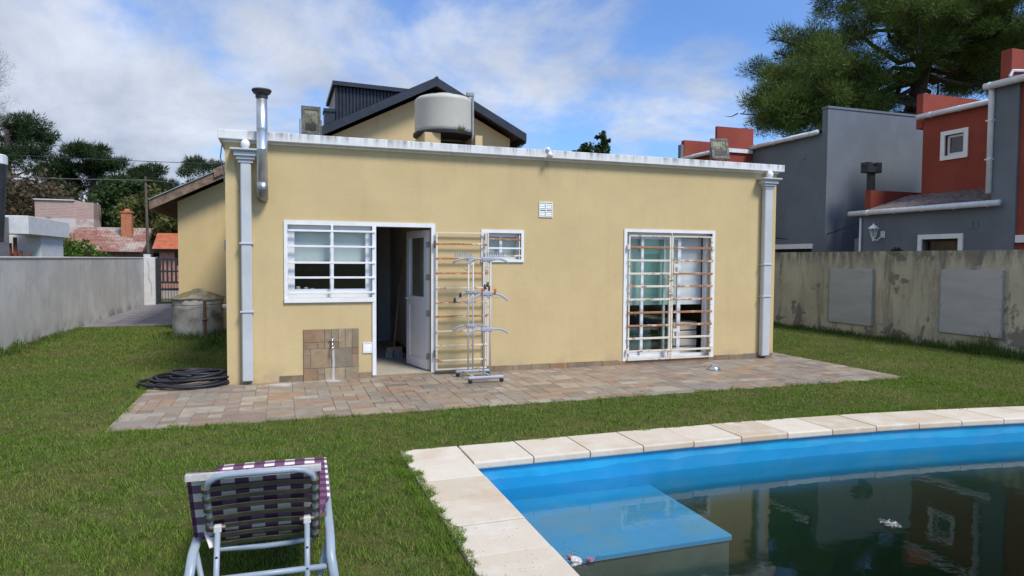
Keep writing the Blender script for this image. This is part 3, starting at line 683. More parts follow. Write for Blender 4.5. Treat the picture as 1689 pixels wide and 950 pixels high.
    for z in (1.48, .47): MB().wall(5.752, 5.835, z-.075, z+.075, yg-.026, yg-.002, [(5.772, 5.815, z-.05, z+.02)]).build('lock_box', 'rust_light', gg)
    for x in (4.965, 6.465):
        for z in (1.80, .215): MB().box(x-.025, x+.025, yg-.03, yg+.03, z-.035, z+.035, .004).build('hinge', 'rust_light', gg)
    MB().box(5.71, 5.722, yg-.02, yg+.02, 1.985, 2.029).build('top_bolt', 'rust_light', gg)
    # the back door's grille, folded open against the wall
    yg = D-.055; g = MB()
    for x, w in ((2.015, .026), (2.715, .02)): g.box(x-w/2, x+w/2, yg-.010, yg+.010, .075, 1.975)
    g.box(2.0, 2.73, yg-.009, yg+.009, 1.955, 1.975); g.box(2.0, 2.73, yg-.009, yg+.009, .075, .095); g.box(2.735, 2.755, yg-.010, yg+.010, .12, 1.975)
    gg = g.build('door_grille', 'rust_light', H); gg['label'] = 'rusty barred door grille folded open against the yellow wall'
    for i, z in enumerate((1.81, 1.61, 1.41, 1.205, 1.01, .815, .61, .41, .205)): MB().box(2.0, 2.735, yg-.018, yg-.002, z-.012, z+.012, .003).build('bar', 'rust_heavy' if i in (0, 1, 2, 4, 5) else 'rust_light', gg)
    for z in (1.80, .30): MB().tube([(1.992, yg, z-.05), (1.992, yg, z+.05)], .016, 8).build('hinge', 'rust_pipe', gg)
    # tile panel with garden tap
    pn = MB().box(.275, .975, D-.010, D+.002, .0, .68).build('tile_panel', 'mortar', H)
    for i, j, a, b in ((0, 0, 2, 2), (2, 0, 1, 1), (3, 0, 3, 2), (6, 0, 2, 2), (2, 1, 1, 1), (0, 2, 1, 2), (0, 4, 1, 1), (0, 5, 2, 1), (1, 2, 3, 3), (4, 2, 3, 3), (7, 2, 1, 2), (7, 4, 1, 1), (2, 5, 1, 1), (3, 5, 1, 1), (4, 5, 1, 1), (5, 5, 1, 1), (6, 5, 1, 3), (7, 5, 1, 3), (0, 6, 3, 2), (3, 6, 1, 2), (4, 6, 1, 2), (5, 6, 1, 2)):
        u = .70/8; v = .68/8; MB().box(.275+i*u+.002, .275+(i+a)*u-.002, D-.019, D-.008, j*v+.002, (j+b)*v-.002, .002).build('tile', 'wall_tile', pn)
    tp = MB().tube([(.632, D-.01, .50), (.632, D-.07, .50), (.632, D-.085, .49), (.632, D-.09, .45)], .012, 8); tp.tube([(.632, D-.05, .50), (.632, D-.05, .545)], .009, 8); tp.box(.600, .664, D-.058, D-.042, .545, .557, .003); tp.lathe([(.024, 0), (.024, .006)], (.632, D-.02, .497), 12); tp.tube([(.632, D-.09, .455), (.632, D-.09, .41)], .014, 8)
    smooth_all(tp.build('garden_tap', 'chrome', H))
    # skirting tiles
    for xa, xb in ((-.02, .273), (.977, 1.153), (2.006, 7.69)):
        n = max(1, round((xb-xa)/.29))
        for q in range(n):
            x = xa+(xb-xa)*q/n; x1 = xa+(xb-xa)*(q+1)/n
            MB().box(x+.002, x1-.002, D-.012, D+.002, .0, (.066 if x1 > 4.9 and x < 6.53 else .088)+.008*rnd.random(), .002).build('skirting_tile', 'wall_tile', H)
    MB().box(1.155, 2.004, D-.022, D+.2, -.02, .046, .004).build('door_step', 'wall_tile', H)
    # downpipes with hopper heads
    for x, wd in ((-.395, .125), (7.478, .155)):
        p = MB().box(x-wd/2, x+wd/2, D-.105, D-.012, .055, 2.79, .012); dp = p.build('downpipe', 'downpipe', H)
        hp = MB()
        for hw, z0, z1 in ((.078, 2.77, 2.81), (.10, 2.81, 2.85), (.125, 2.85, 2.905), (.15, 2.905, 2.915), (.165, 2.915, 2.94)): hp.box(x-hw-wd*.08, x+hw+wd*.08, D-.115-(hw-.078)*.9, D-.003, z0, z1-.001, .004)
        hp.build('hopper_head', 'downpipe', dp)
        for z in ((1.78, .93) if x < 0 else (1.55, 1.03)): MB().box(x-wd/2-.018, x+wd/2+.018, D-.118, D-.003, z-.011, z+.011, .003).build('bracket', 'downpipe', dp)
        MB().box(x-wd/2+.012, x+wd/2-.012, D-.10, D-.02, .052, .0545).build('outlet', 'black_metal', dp)
    # flue pipe
    fx, fy = -.20, D-.17
    prof = [(.064, 2.50), (.064, 2.93), (.067, 2.935), (.064, 2.94), (.064, 3.18), (.067, 3.19), (.064, 3.2), (.063, 3.56)]
    fl = MB().lathe(prof, (fx, fy, 0), 24); flue = fl.build('flue_pipe', 'galv', H); smooth_all(flue)
    e = MB().tube([(fx, fy, 2.53), (fx, fy, 2.44), (fx+.0, fy+.03, 2.39), (fx, fy+.09, 2.365), (fx, D+.01, 2.365)], .0665, 20); smooth_all(e.build('flue_elbow', 'galv', flue))
    cp = MB().lathe([(.066, 3.555), (.072, 3.56), (.072, 3.60)], (fx, fy, 0), 20); cp.lathe([(.07, 3.598), (.10, 3.615), (.118, 3.648), (.112, 3.662), (.03, 3.667)], (fx, fy, 0), 20)
    for q in range(4): cp.flat((fx+.065*math.cos(q*1.57), fy+.065*math.sin(q*1.57), 3.58), (fx+.075*math.cos(q*1.57), fy+.075*math.sin(q*1.57), 3.64), .012, .004)
    cp.build('flue_cowl', 'dark_cowl', flue)
    # meter box and pipe stub on the side wall, cable at the cap
    mb = MB().box(-.80, -.638, 11.0, 11.25, 1.71, 1.87, .01).build('meter_box', 'downpipe', H); MB().tube([(-.73, 11.1, 1.71), (-.70, 11.1, 1.2), (-.66, 11.1, 1.17)], .018, 8).build('conduit', 'rust_pipe', mb)
    MB().tube([(-.634, 11.0, .87), (-.83, 11.0, .87)], .03, 10).build('pipe_stub', 'white_paint', H)
    cb = MB().tube([(-.68, 9.2, 3.02), (-.70, 9.2, 2.86), (-.665, 9.2, 2.70), (-.655, 9.2, 2.55)], .008, 6); cb.tube([(-.52, D-.008, 2.80), (-.50, D-.02, 2.62), (-.46, D-.012, 2.46), (-.49, D-.01, 2.42)], .004, 5); cb.build('cable', 'grey_pipe', H)
    # big gable part behind
    ax, az = 3.53, 5.86; sl = .507; sr = .515
    def zt(x): return az-(ax-x)*sl if x < ax else az-(x-ax)*sr
    th = .19
    gx0, gx1 = -2.1, 5.52
    poly = [(gx0, -.3), (gx1, -.3), (gx1, zt(gx1)-th), (ax, az-th-.02), (gx0, zt(gx0)-th)]
    MB().prism(poly, GY, GY+.2).build('gable_wall', 'yellow', H)
    s = MB().box(gx0, gx0+.2, GY+.2, 24.5, -.3, zt(gx0)-th); s.box(gx1-.2, gx1, GY+.2, 24.5, -.3, zt(gx1)-th); s.build('side_wall', 'yellow', H)
    MB().prism([(gx0, -.3), (gx1, -.3), (gx1, zt(gx1)-th), (ax, az-th-.02), (gx0, zt(gx0)-th)], 24.5, 24.7).build('far_gable_wall', 'yellow', H)
    def corr(x0, x1, yA, yB, zf, lift=.0, pitch=.19):
        mm = MB(); n = int((yB-yA)/pitch*4); vs = []
        for i in range(n+1):
            y = yA+(yB-yA)*i/n; dz = .018*math.cos(2*math.pi*i/4)
            vs += [(x0, y, zf(x0)+dz+lift), (x1, y, zf(x1)+dz+lift)]
        mm.add(vs, [(2*i, 2*i+1, 2*i+3, 2*i+2) for i in range(n)]); return mm
    el, er = -2.57, 5.80
    rf = corr(el, ax, GY-.42, 24.9, zt, .03); r2 = corr(ax, er, GY-.42, 24.9, zt, .03); rf.add(r2.v, r2.f); roof = rf.build('gable_roof', 'black_roof', H)
    # soffit boards under the overhang
    sf = MB().add([(el, GY-.40, zt(el)-.03), (ax, GY-.40, az-.03), (ax, 24.9, az-.03), (el, 24.9, zt(el)-.03), (er, GY-.40, zt(er)-.03), (er, 24.9, zt(er)-.03)], [(0, 1, 2, 3), (1, 4, 5, 2)]); sf.build('soffit', 'soffit', roof)
    def barge(xa, xb, dz0, dz1, yA, yB, name, mt):
        m = MB().prism([(xa, zt(xa)+dz0), (xb, zt(xb)+dz0), (xb, zt(xb)+dz1), (xa, zt(xa)+dz1)], yA, yB); return m.build(name, mt, roof)
    barge(-.3, ax, -.165, .035, GY-.46, GY-.42, 'barge_board', 'black_roof'); barge(ax, er, -.165, .035, GY-.46, GY-.42, 'barge_board', 'black_roof')
    barge(el, -.30, -.17, .035, GY-.455, GY-.415, 'wooden_barge_board', 'wood_barge'); barge(-1.32, -.30, -.09, .10, GY-.50, GY-.456, 'wooden_barge_board', 'wood_barge')
    barge(el-.02, -.30, .036, .052, GY-.49, GY-.40, 'flashing', 'grey_pipe')
    MB().prism([(el-.02, zt(el)-.17), (el+.02, zt(el)-.17), (el+.02, zt(el)+.04), (el-.02, zt(el)+.04)], GY-.414, 24.9).build('eave_board', 'wood_barge', roof)
    MB().prism([(er-.03, zt(er)-.2), (er+.01, zt(er)-.2), (er+.01, zt(er)+.05), (er-.03, zt(er)+.05)], GY-.41, 24.9).build('eave_board', 'black_roof', roof)
    rp = MB().tube([(ax, GY-.465, az+.01), (ax, 24.9, az+.01)], .05, 8); rp.build('ridge_cap', 'black_roof', roof)
    # dormer on the left slope: corrugated front, lid
    dm = MB(); y = 17.2; n = 60
    xs = [1.31+(3.0-1.31)*i/n for i in range(n+1)]; vs = []
    for i, x in enumerate(xs):
        dy = .016*math.cos(2*math.pi*i/3.0); vs += [(x, y+dy, zt(x)-.05), (x, y+dy, 5.84)]
    dm.add(vs, [(2*i, 2*i+2, 2*i+3, 2*i+1) for i in range(n)]); dm.box(1.31, 1.34, y+.03, 19.5, zt(1.31), 5.84)
    dor = dm.build('dormer', 'black_roof', H); MB().prism([(1.24, 5.845), (3.3, 5.80), (3.3, 5.90), (1.24, 5.945)], y-.12, 19.6).build('dormer_lid', 'black_roof', dor)
    MB().box(1.05, 1.30, y-.02, y+.4, zt(1.05)-.1, 5.27).box(1.03, 1.31, y-.05, y+.42, 5.20, 5.275).build('dormer_step', 'black_roof', dor)
    # pale pipes at the right eave
    for q, (dx, dz) in enumerate(((0, 0), (.05, .06), (.10, .09))): MB().tube([(5.50+dx, GY-.1, 4.25+dz*.4), (5.72+dx, GY-.2, 4.42+dz)], .022, 8).build('eave_pipe', 'pale_blue_plastic', H)
make_house()

# globe lamps, floodlights, tank
for x, lab in ((-.395, 'white globe lamp on the hopper head beside the flue pipe'), (7.478, 'white globe lamp on the hopper head at the house corner near the stained wall')):
    t = thing('globe_lamp', lab, 'lamp', (x, D-.10, 2.942), 'globe lamps on the downpipes')
    m = MB().lathe([(.03, 0), (.05, .025), (.056, .055), (.05, .085), (.03, .106), (.005, .112)], (x, D-.10, 2.944), 16); smooth_all(m.build('globe', 'globe', t)); MB().lathe([(.045, 0), (.045, .008)], (x, D-.10, 2.937), 12).build('lamp_base', 'white_paint', t)

def floodlight(x, y, z, w, h, tilt, yaw, label):
    t = thing('floodlight', label, 'floodlight', (x, y, z), 'floodlights on the parapet')
    Rm = Matrix.Rotation(yaw, 3, 'Z') @ Matrix.Rotation(tilt, 3, 'X'); Z0 = h/2+.03
    def tr(mb):
        mb.v = [tuple(Vector((x, y, z+Z0)) + Rm @ Vector(p)) for p in mb.v]; return mb
    b = MB().prism([(-.05, -h/2), (.04, -h*.36), (.075, 0), (.04, h*.36), (-.05, h/2)], -w/2, w/2, 'x'); b.v = [(p[0], p[1]+.02, p[2]) for p in b.v]; hs = tr(b).build('housing', 'flood', t)
    f = MB().wall(-w/2-.012, w/2+.012, -h/2-.012, h/2+.012, -.055, -.028, [(-w/2+.022, w/2-.022, -h/2+.03, h/2-.03)]); tr(f).build('front_frame', 'flood', t)
    g = MB().box(-w/2+.022, w/2-.022, -.046, -.040, -h/2+.03, h/2-.03); tr(g).build('glass', 'flood_glass', t)
    r = MB().box(-w/2+.05, -.01, -.038, -.032, -h*.05, h*.16).box(.01, w/2-.05, -.038, -.032, -h*.05, h*.16); r.v = [(p[0], p[1]-.014, p[2]) for p in r.v]; tr(r).build('reflector', 'flood_glass', t)
    br = MB().box(-w/2+.04, w/2-.04, -.053, -.0465, -h*.36, -h*.10); tr(br).build('dirt_patch', 'dark_cowl', t)
    k = MB().box(x-w/2-.03, x-w/2-.02, y-.02, y+.02, z, z+Z0+.02).box(x+w/2+.02, x+w/2+.03, y-.02, y+.02, z, z+Z0+.02).box(x-w/2-.03, x+w/2+.03, y-.02, y+.02, z-.004, z+.006); k.build('bracket', 'flood', t)
floodlight(.385, D+.08, 3.168, .215, .34, 0.03, .05, 'weathered upright floodlight on the white parapet left of the gable')
floodlight(6.66, D+.12, 3.168, .25, .35, -.42, -.30, 'weathered tilted floodlight on the white parapet near the red neighbour')

def make_tank():
    cx, cy = 2.83, 12.0
    st = thing('tank_stand', 'yellow masonry piers carrying the roof water tank', 'stand', (cx, cy, 2.88))
    MB().box(2.38, 2.66, 11.55, 12.5, 2.88, 3.80).build('pier', 'yellow', st); MB().box(3.29, 3.42, 11.55, 12.5, 2.88, 3.80).build('pier', 'yellow', st)
    MB().lathe([(.56, 3.803), (.56, 3.85)], (cx, cy, 0), 40).build('slab', 'dark_opening', st); MB().box(2.67, 3.28, 12.2, 12.28, 2.88, 3.78).build('gap_shade', 'dark_opening', st)  # near-black panel paints the shade in the gap between the piers
    t = thing('water_tank', 'large beige plastic water tank on the flat roof before the gable', 'water tank', (cx, cy, 3.852))
    smooth_all(MB().lathe([(.50, 3.853), (.525, 3.87), (.532, 3.93), (.530, 4.38), (.535, 4.40), (.535, 4.425), (.525, 4.45), (.48, 4.485), (.34, 4.52), (.20, 4.535)], (cx, cy, 0), 48).build('tank_body', 'tank_plastic', t))
    smooth_all(MB().lathe([(.21, 4.53), (.215, 4.55), (.20, 4.565), (.05, 4.572)], (cx, cy, 0), 32).build('lid', 'tank_plastic', t))
    p = MB().tube([(3.27, 11.66, 2.88), (3.27, 11.66, 4.55)], .022, 8); p.tube([(3.27, 11.66, 4.54), (3.20, 11.68, 4.54), (3.17, 11.72, 4.47)], .024, 8); p.box(3.15, 3.29, 11.63, 11.70, 4.50, 4.57, .01); p.build('inlet_pipe', 'grey_pipe', t)
    g = np.random.default_rng(1); V = []
    for i in range(40):
        a = np.array([3.02+g.normal()*.05, 11.49+g.normal()*.01, 3.86]); b = a+np.array([g.normal()*.05, -.03, g.uniform(.03, .12)]); V += [a, a+np.array([.008, 0, 0]), b]
    o = soup('roof_weed', np.array(V), 3, 'weed', base=(3.02, 11.5, 3.86)); tag(o, 'small weed growing from the ledge under the beige water tank', 'plant')
make_tank()

# ------------------------------------------------------------------ things on and round the patio
def make_rack():
    t = thing('clothes_rack', 'folding grey and white clothes drying rack standing before the door grille', 'drying rack', (2.45, 8.45, .02))
    Z = .02; yf, yb = 8.20, 8.72
    for y in (yf, yb):
        x0, x1 = (2.25, 2.73) if y == yf else (2.22, 2.70)
        ft = MB().box(x0, x1, y-.025, y+.025, Z+.045, Z+.085, .012).build('foot', 'grey_plastic', t)
        for x in (x0+.03, x1-.03): smooth_all(MB().tube([(x, y-.018, Z+.026), (x, y+.018, Z+.026)], .026, 12).build('caster', 'black_rubber', ft))
    px = {yf: (2.455, 2.545), yb: (2.395, 2.46)}
    for y in (yf, yb):
        for x in px[y]: smooth_all(MB().tube([(x, y, Z+.07), (x, y, 1.60)], .010, 8).build('pole', 'rack_white', t))
    for x in (2.35, 2.58): smooth_all(MB().tube([(x-.03, yb, Z+.07), (x, yf, Z+.07)], .009, 8).build('foot_link', 'rack_white', t))
    def wing(y, x, z, dx, dz, mt='grey_plastic'):
        m = MB(); k = 6; pts = [(x+dx*i/k, y, z+dz*(i/k) + .03*math.sin(math.pi*i/k)) for i in range(k+1)]
        m.tube(pts, .016, 6, ry=.010); w = m.build('wing_arm', mt, t); return w
    for z, drop in ((1.60, -.04), (1.16, -.09), (.70, -.05)):
        for y in (yf, yb):
            c = sum(px[y])/2
            MB().box(px[y][0]-.03, px[y][1]+.03, y-.02, y+.02, z-.022, z+.028, .008).build('hub', 'grey_plastic', t)
            wing(y, px[y][1]+.02, z, .22, drop); wing(y, px[y][0]-.02, z, -.20, drop*1.3 if z != 1.16 else -.15)
        for i in range(4):          # thin drying rods between front and back wings
            for s_ in (-1, 1):
                u = (i+.8)/4.2; xf = (px[yf][1]+.02+.22*u) if s_ > 0 else (px[yf][0]-.02-.20*u); xb = (px[yb][1]+.02+.22*u) if s_ > 0 else (px[yb][0]-.02-.20*u)
                dz = drop*u*(1 if s_ > 0 else (1.3 if z != 1.16 else 1.0)) + .03*math.sin(math.pi*u)
                if i in (0, 3): smooth_all(MB().tube([(xb, yb, z+dz+.012), (xf, yf, z+dz+.012)], .0035, 6).build('drying_rod', 'rack_white', t))
    for xc, y in ((2.30, yb-.1), (2.62, yf+.02)):     # combs for hangers on top
        cm = MB().box(xc-.12, xc+.12, y-.012, y+.012, 1.635, 1.652)
        for i in range(8): cm.box(xc-.115+i*.031, xc-.105+i*.031, y-.012, y+.012, 1.653, 1.69)
        cm.build('hanger_comb', 'grey_plastic', t)
    for (a, b) in (((2.37, yb, 1.45), (2.24, yb, 1.56)), ((2.37, yb, 1.45), (2.46, yb, 1.56)), ((2.37, yb, 1.0), (2.22, yb, 1.05)), ((2.37, yb, 1.0), (2.46, yb, 1.13))): smooth_all(MB().tube([a, b], .006, 6).build('stay', 'rack_white', t))
    pins = [(2.47, yf-.02, 1.25, 'black_rubber'), (2.50, yf-.02, 1.28, 'black_rubber'), (2.52, yf-.02, 1.23, 'black_rubber'), (2.43, yf-.02, 1.20, 'orange_plastic'), (2.60, yf-.02, 1.19, 'orange_plastic'), (2.20, yb-.02, 1.05, 'black_rubber'), (2.28, yb-.02, 1.115, 'black_rubber')]
    names = ['black clothes peg upper on the drying rack front poles', 'black clothes peg topmost on the drying rack', 'black clothes peg lowest on the drying rack front poles', 'orange clothes peg left of the rack poles', 'orange clothes peg right of the rack poles', 'black clothes peg at the tip of the left rack arm', 'black clothes peg halfway along the left rack arm']
    for (x, y, z, mt), nm in zip(pins, names):
        m = MB().flat((x-.006, y, z-.03), (x-.009, y, z+.035), .014, .010, (1, 0, 0)); m.flat((x+.006, y, z-.03), (x+.010, y, z+.035), .014, .010, (1, 0, 0)); tag(m.build('clothes_peg', mt), nm, 'clothes peg', 'clothes pegs on the drying rack')
make_rack()

def make_hose():
    rr = random.Random(2); pts = []; cx, cy = -1.10, 9.26
    n = 150
    for i in range(n):
        a = i/n*2*math.pi*6.3; k = .37+.11*math.sin(i*.05)+.08*math.sin(a*.31+1)+.035*math.sin(a*.73)+rr.uniform(-.006, .006)
        pts.append((cx+.06*math.sin(a*.17)+k*1.15*math.cos(a), cy+.10*math.cos(a*.21)+k*.95*math.sin(a), .034+.020*(i/n*6.3)*.62+.012*math.sin(a*2.1)))
    pts += [(-.80, 9.62, .09), (-.72, 9.78, .05), (-.70, 10.1, .03), (-.69, 10.6, .03)]
    o = smooth_all(MB().tube(pts, .0175, 8).build('garden_hose', 'black_rubber')); tag(o, 'thick black hose lying coiled at the house corner', 'hose')
    pts = []
    for i in range(70):
        a = i/70*2*math.pi*2.6+1; k = .27+.05*math.sin(i*.13)
        pts.append((-.98+k*1.0*math.cos(a), 9.22+k*.95*math.sin(a), .13+.012*(i/70*2.6)+.02*math.sin(a*1.3)))
    o = smooth_all(MB().tube(pts, .0175, 8).build('garden_hose', 'black_rubber')); tag(o, 'upper smaller loops of black hose on top of the wide hose coil', 'hose')
make_hose()

def make_small():
    t = thing('drain_cover', 'shiny metal domed drain cover on the patio before the sliding door', 'drain cover', (5.98, 8.24, .014))
    smooth_all(MB().lathe([(.095, .014), (.095, .024), (.08, .055), (.05, .075), (.01, .082)], (5.98, 8.24, 0), 24).build('dome', 'chrome', t)); MB().lathe([(.108, .0135), (.108, .018)], (5.98, 8.24, 0), 24).build('rim', 'galv', t)
    # cistern
    cx, cy = -1.59, 15.0
    t = thing('cistern', 'round old concrete cistern with mossy conical lid in the side yard', 'cistern', (cx, cy, 0))
    g = random.Random(4); MB().lathe([(.475, -.1), (.475, .20), (.472, .58), (.478, .76)], (cx, cy, 0), 36).build('cistern_wall', 'old_concrete', t, smooth=True)
    MB().lathe([(.495, .762), (.505, .785), (.40, .835), (.25, .89), (.12, .93), (.10, .955), (.03, .965)], (cx, cy, 0), 36); _l = MB().lathe([(.495, .762), (.505, .785), (.45, .81), (.36, .85), (.25, .89), (.12, .93), (.10, .955), (.03, .965)], (cx, cy, 0), 36); _l.v = [(x+g.uniform(-.012, .012), y+g.uniform(-.012, .012), z+g.uniform(-.010, .010)) for x, y, z in _l.v]; _l.build('lid', 'old_concrete', t)
    MB().tube([(cx+.17, cy-.475, .02), (cx+.17, cy-.475, .76)], .028, 8).build('rusty_pipe', 'rust_pipe', t); MB().tube([(cx+.13, cy-.49, .38), (cx+.21, cy-.49, .38)], .036, 8).build('pipe_clamp', 'rust_pipe', t)
    o = MB().tube([(cx-.45, cy-.4, .66), (cx-.1, cy-.53, .66), (cx+.25, cy-.47, .67), (-.64, 14.8, .69)], .006, 5).build('wire', 'black_metal'); tag(o, 'thin dark wire strung round the cistern to the house', 'wire')
    # broom in the doorway
    t = thing('broom', 'broom with brown handle leaning inside the open back door', 'broom', (1.67, 10.45, .05))
    smooth_all(MB().tube([(1.68, 10.5, .22), (1.88, 11.0, 1.62)], .012, 8).build('handle', 'broom_wood', t)); MB().flat((1.56, 10.47, .20), (1.80, 10.49, .20), .05, .05).build('head', 'broom_wood', t)
    V = MB()
    for i in range(60):
        x = 1.56+.24*rnd.random(); y = 10.45+.05*rnd.random(); V.tube([(x, y, .19), (x+rnd.uniform(-.03, .03), y+rnd.uniform(-.05, .02), .055)], .004, 4)
    V.build('bristles', 'broom_hair', t)
    # things inside the sliding door
    t = thing('sofa', 'grey green sofa seen low through the sliding door glass', 'sofa', (5.45, 10.0, .05))
    MB().box(4.6, 5.85, 9.75, 10.5, .10, .38, .04).build('seat', 'grey_green_cloth', t); MB().box(4.6, 5.85, 10.3, 10.55, .385, .80, .05).build('backrest', 'dark_red_cloth', t); MB().box(4.62, 5.2, 9.73, 10.28, .385, .53, .05).build('cushion', 'grey_green_cloth', t); MB().box(5.22, 5.82, 9.73, 10.28, .385, .50, .05).build('cushion', 'grey_green_cloth', t)
    for x in (4.68, 5.78): MB().box(x-.03, x+.03, 9.8, 9.86, .05, .099).build('leg', 'dark_wood', t)
    for i, (z0, z1, dz) in enumerate(((.075, .20, .02), (.215, .33, -.02), (.345, .46, .015), (.475, .60, .03))):
        b = MB().box(5.99, 6.44, 9.34, 9.75, z0, z1, .012); b.v = [(x, y, z+dz*(x-6.2)) for x, y, z in b.v]
        tag(b.build('cream_box', 'cream_cloth'), ['lowest', 'second lowest', 'second highest', 'topmost'][i]+' of the cream slabs stacked inside the sliding door', 'slab', 'stacked cream slabs')
    # sheets on the right wall
    for (y0, y1, z0, z1, lab) in ((10.82, 12.02, .25, 1.45, 'grey sheet panel on the stained wall nearer the house'), (8.13, 9.31, .29, 1.47, 'grey sheet panel on the stained wall farther from the house')):
        t = thing('wall_panel', lab, 'panel', (11.78, (y0+y1)/2, z0), 'grey panels on the stained wall')
        MB().box(11.765, 11.797, y0, y1, z0, z1, .003).build('sheet', 'panel', t)
        for y in (y0+.04, y1-.04):
            for z in (z0+.5, z1-.1): MB().box(11.760, 11.7645, y-.012, y+.012, z-.012, z+.012).build('screw_cap', 'grey_pipe', t)
        MB().box(11.755, 11.764, y0-.006, y0+.012, z0, z1+.006).box(11.755, 11.764, y1-.012, y1+.006, z0, z1+.006).build('edge_strip', 'grey_pipe', t)
make_small()

# ------------------------------------------------------------------ boundary walls and gate
def make_walls():
    w = MB().box(-4.46, -4.302, -3, 25.05, -.2, 1.565); o = w.build('left_wall', 'pale_plaster', base=(-4.38, 11, 0)); tag(o, 'long pale grey plastered garden wall on the left', 'wall'); MB().box(-4.475, -4.287, -3, 25.04, 1.566, 1.60, .006).build('coping', 'pale_wall', o)
    p = MB().box(-4.30, -3.96, 25.06, 25.40, -.1, 1.60, .01); o = p.build('gate_pier', 'pale_wall'); tag(o, 'pale cracked pier at the far end of the left wall beside the gate', 'pier'); MB().box(-4.30, -4.12, 25.10, 25.36, 1.601, 1.70, .006).build('stub', 'pale_wall', o)
    cr = MB().tube([(-4.17, 25.053, 1.5), (-4.13, 25.053, 1.15), (-4.16, 25.053, .95), (-4.07, 25.053, .7), (-4.06, 25.053, .3)], .006, 4); cr.build('crack', 'grey_pipe', o)
    t = thing('side_gate', 'black metal side gate with upright bars at the end of the path', 'gate', (-3.0, 25.2, 0))
    f = MB().wall(-3.95, -2.12, .04, 1.57, 25.18, 25.24, [(-3.80, -3.02, .10, .72), (-3.80, -3.02, .79, 1.50), (-2.93, -2.18, .10, .72), (-2.93, -2.18, .79, 1.50)]); f.build('gate_frame', 'black_metal', t)
    for x0, x1 in ((-3.80, -3.02), (-2.93, -2.18)):
        for i in range(6):
            x = x0+(x1-x0)*(i+.5)/6; MB().box(x-.028, x+.028, 25.19, 25.23, .79, 1.50).build('bar', 'black_metal', t)
        for i in range(9):
            x = x0+(x1-x0)*(i+.5)/9; MB().tube([(x, 25.21, .10), (x, 25.21, .72)], .007, 6).build('rod', 'black_metal', t)
        MB().box(x0, x1, 25.185, 25.235, 1.10, 1.16).build('rail', 'black_metal', t); MB().box(x0, x1, 25.187, 25.233, .48, .56).build('rail', 'black_metal', t)
    w = MB().box(11.80, 11.95, -2, 34, -.2, 1.825); o = w.build('right_wall', 'stained', base=(11.87, 14, 0)); tag(o, 'stained yellowish concrete boundary wall on the right', 'wall')
make_walls()

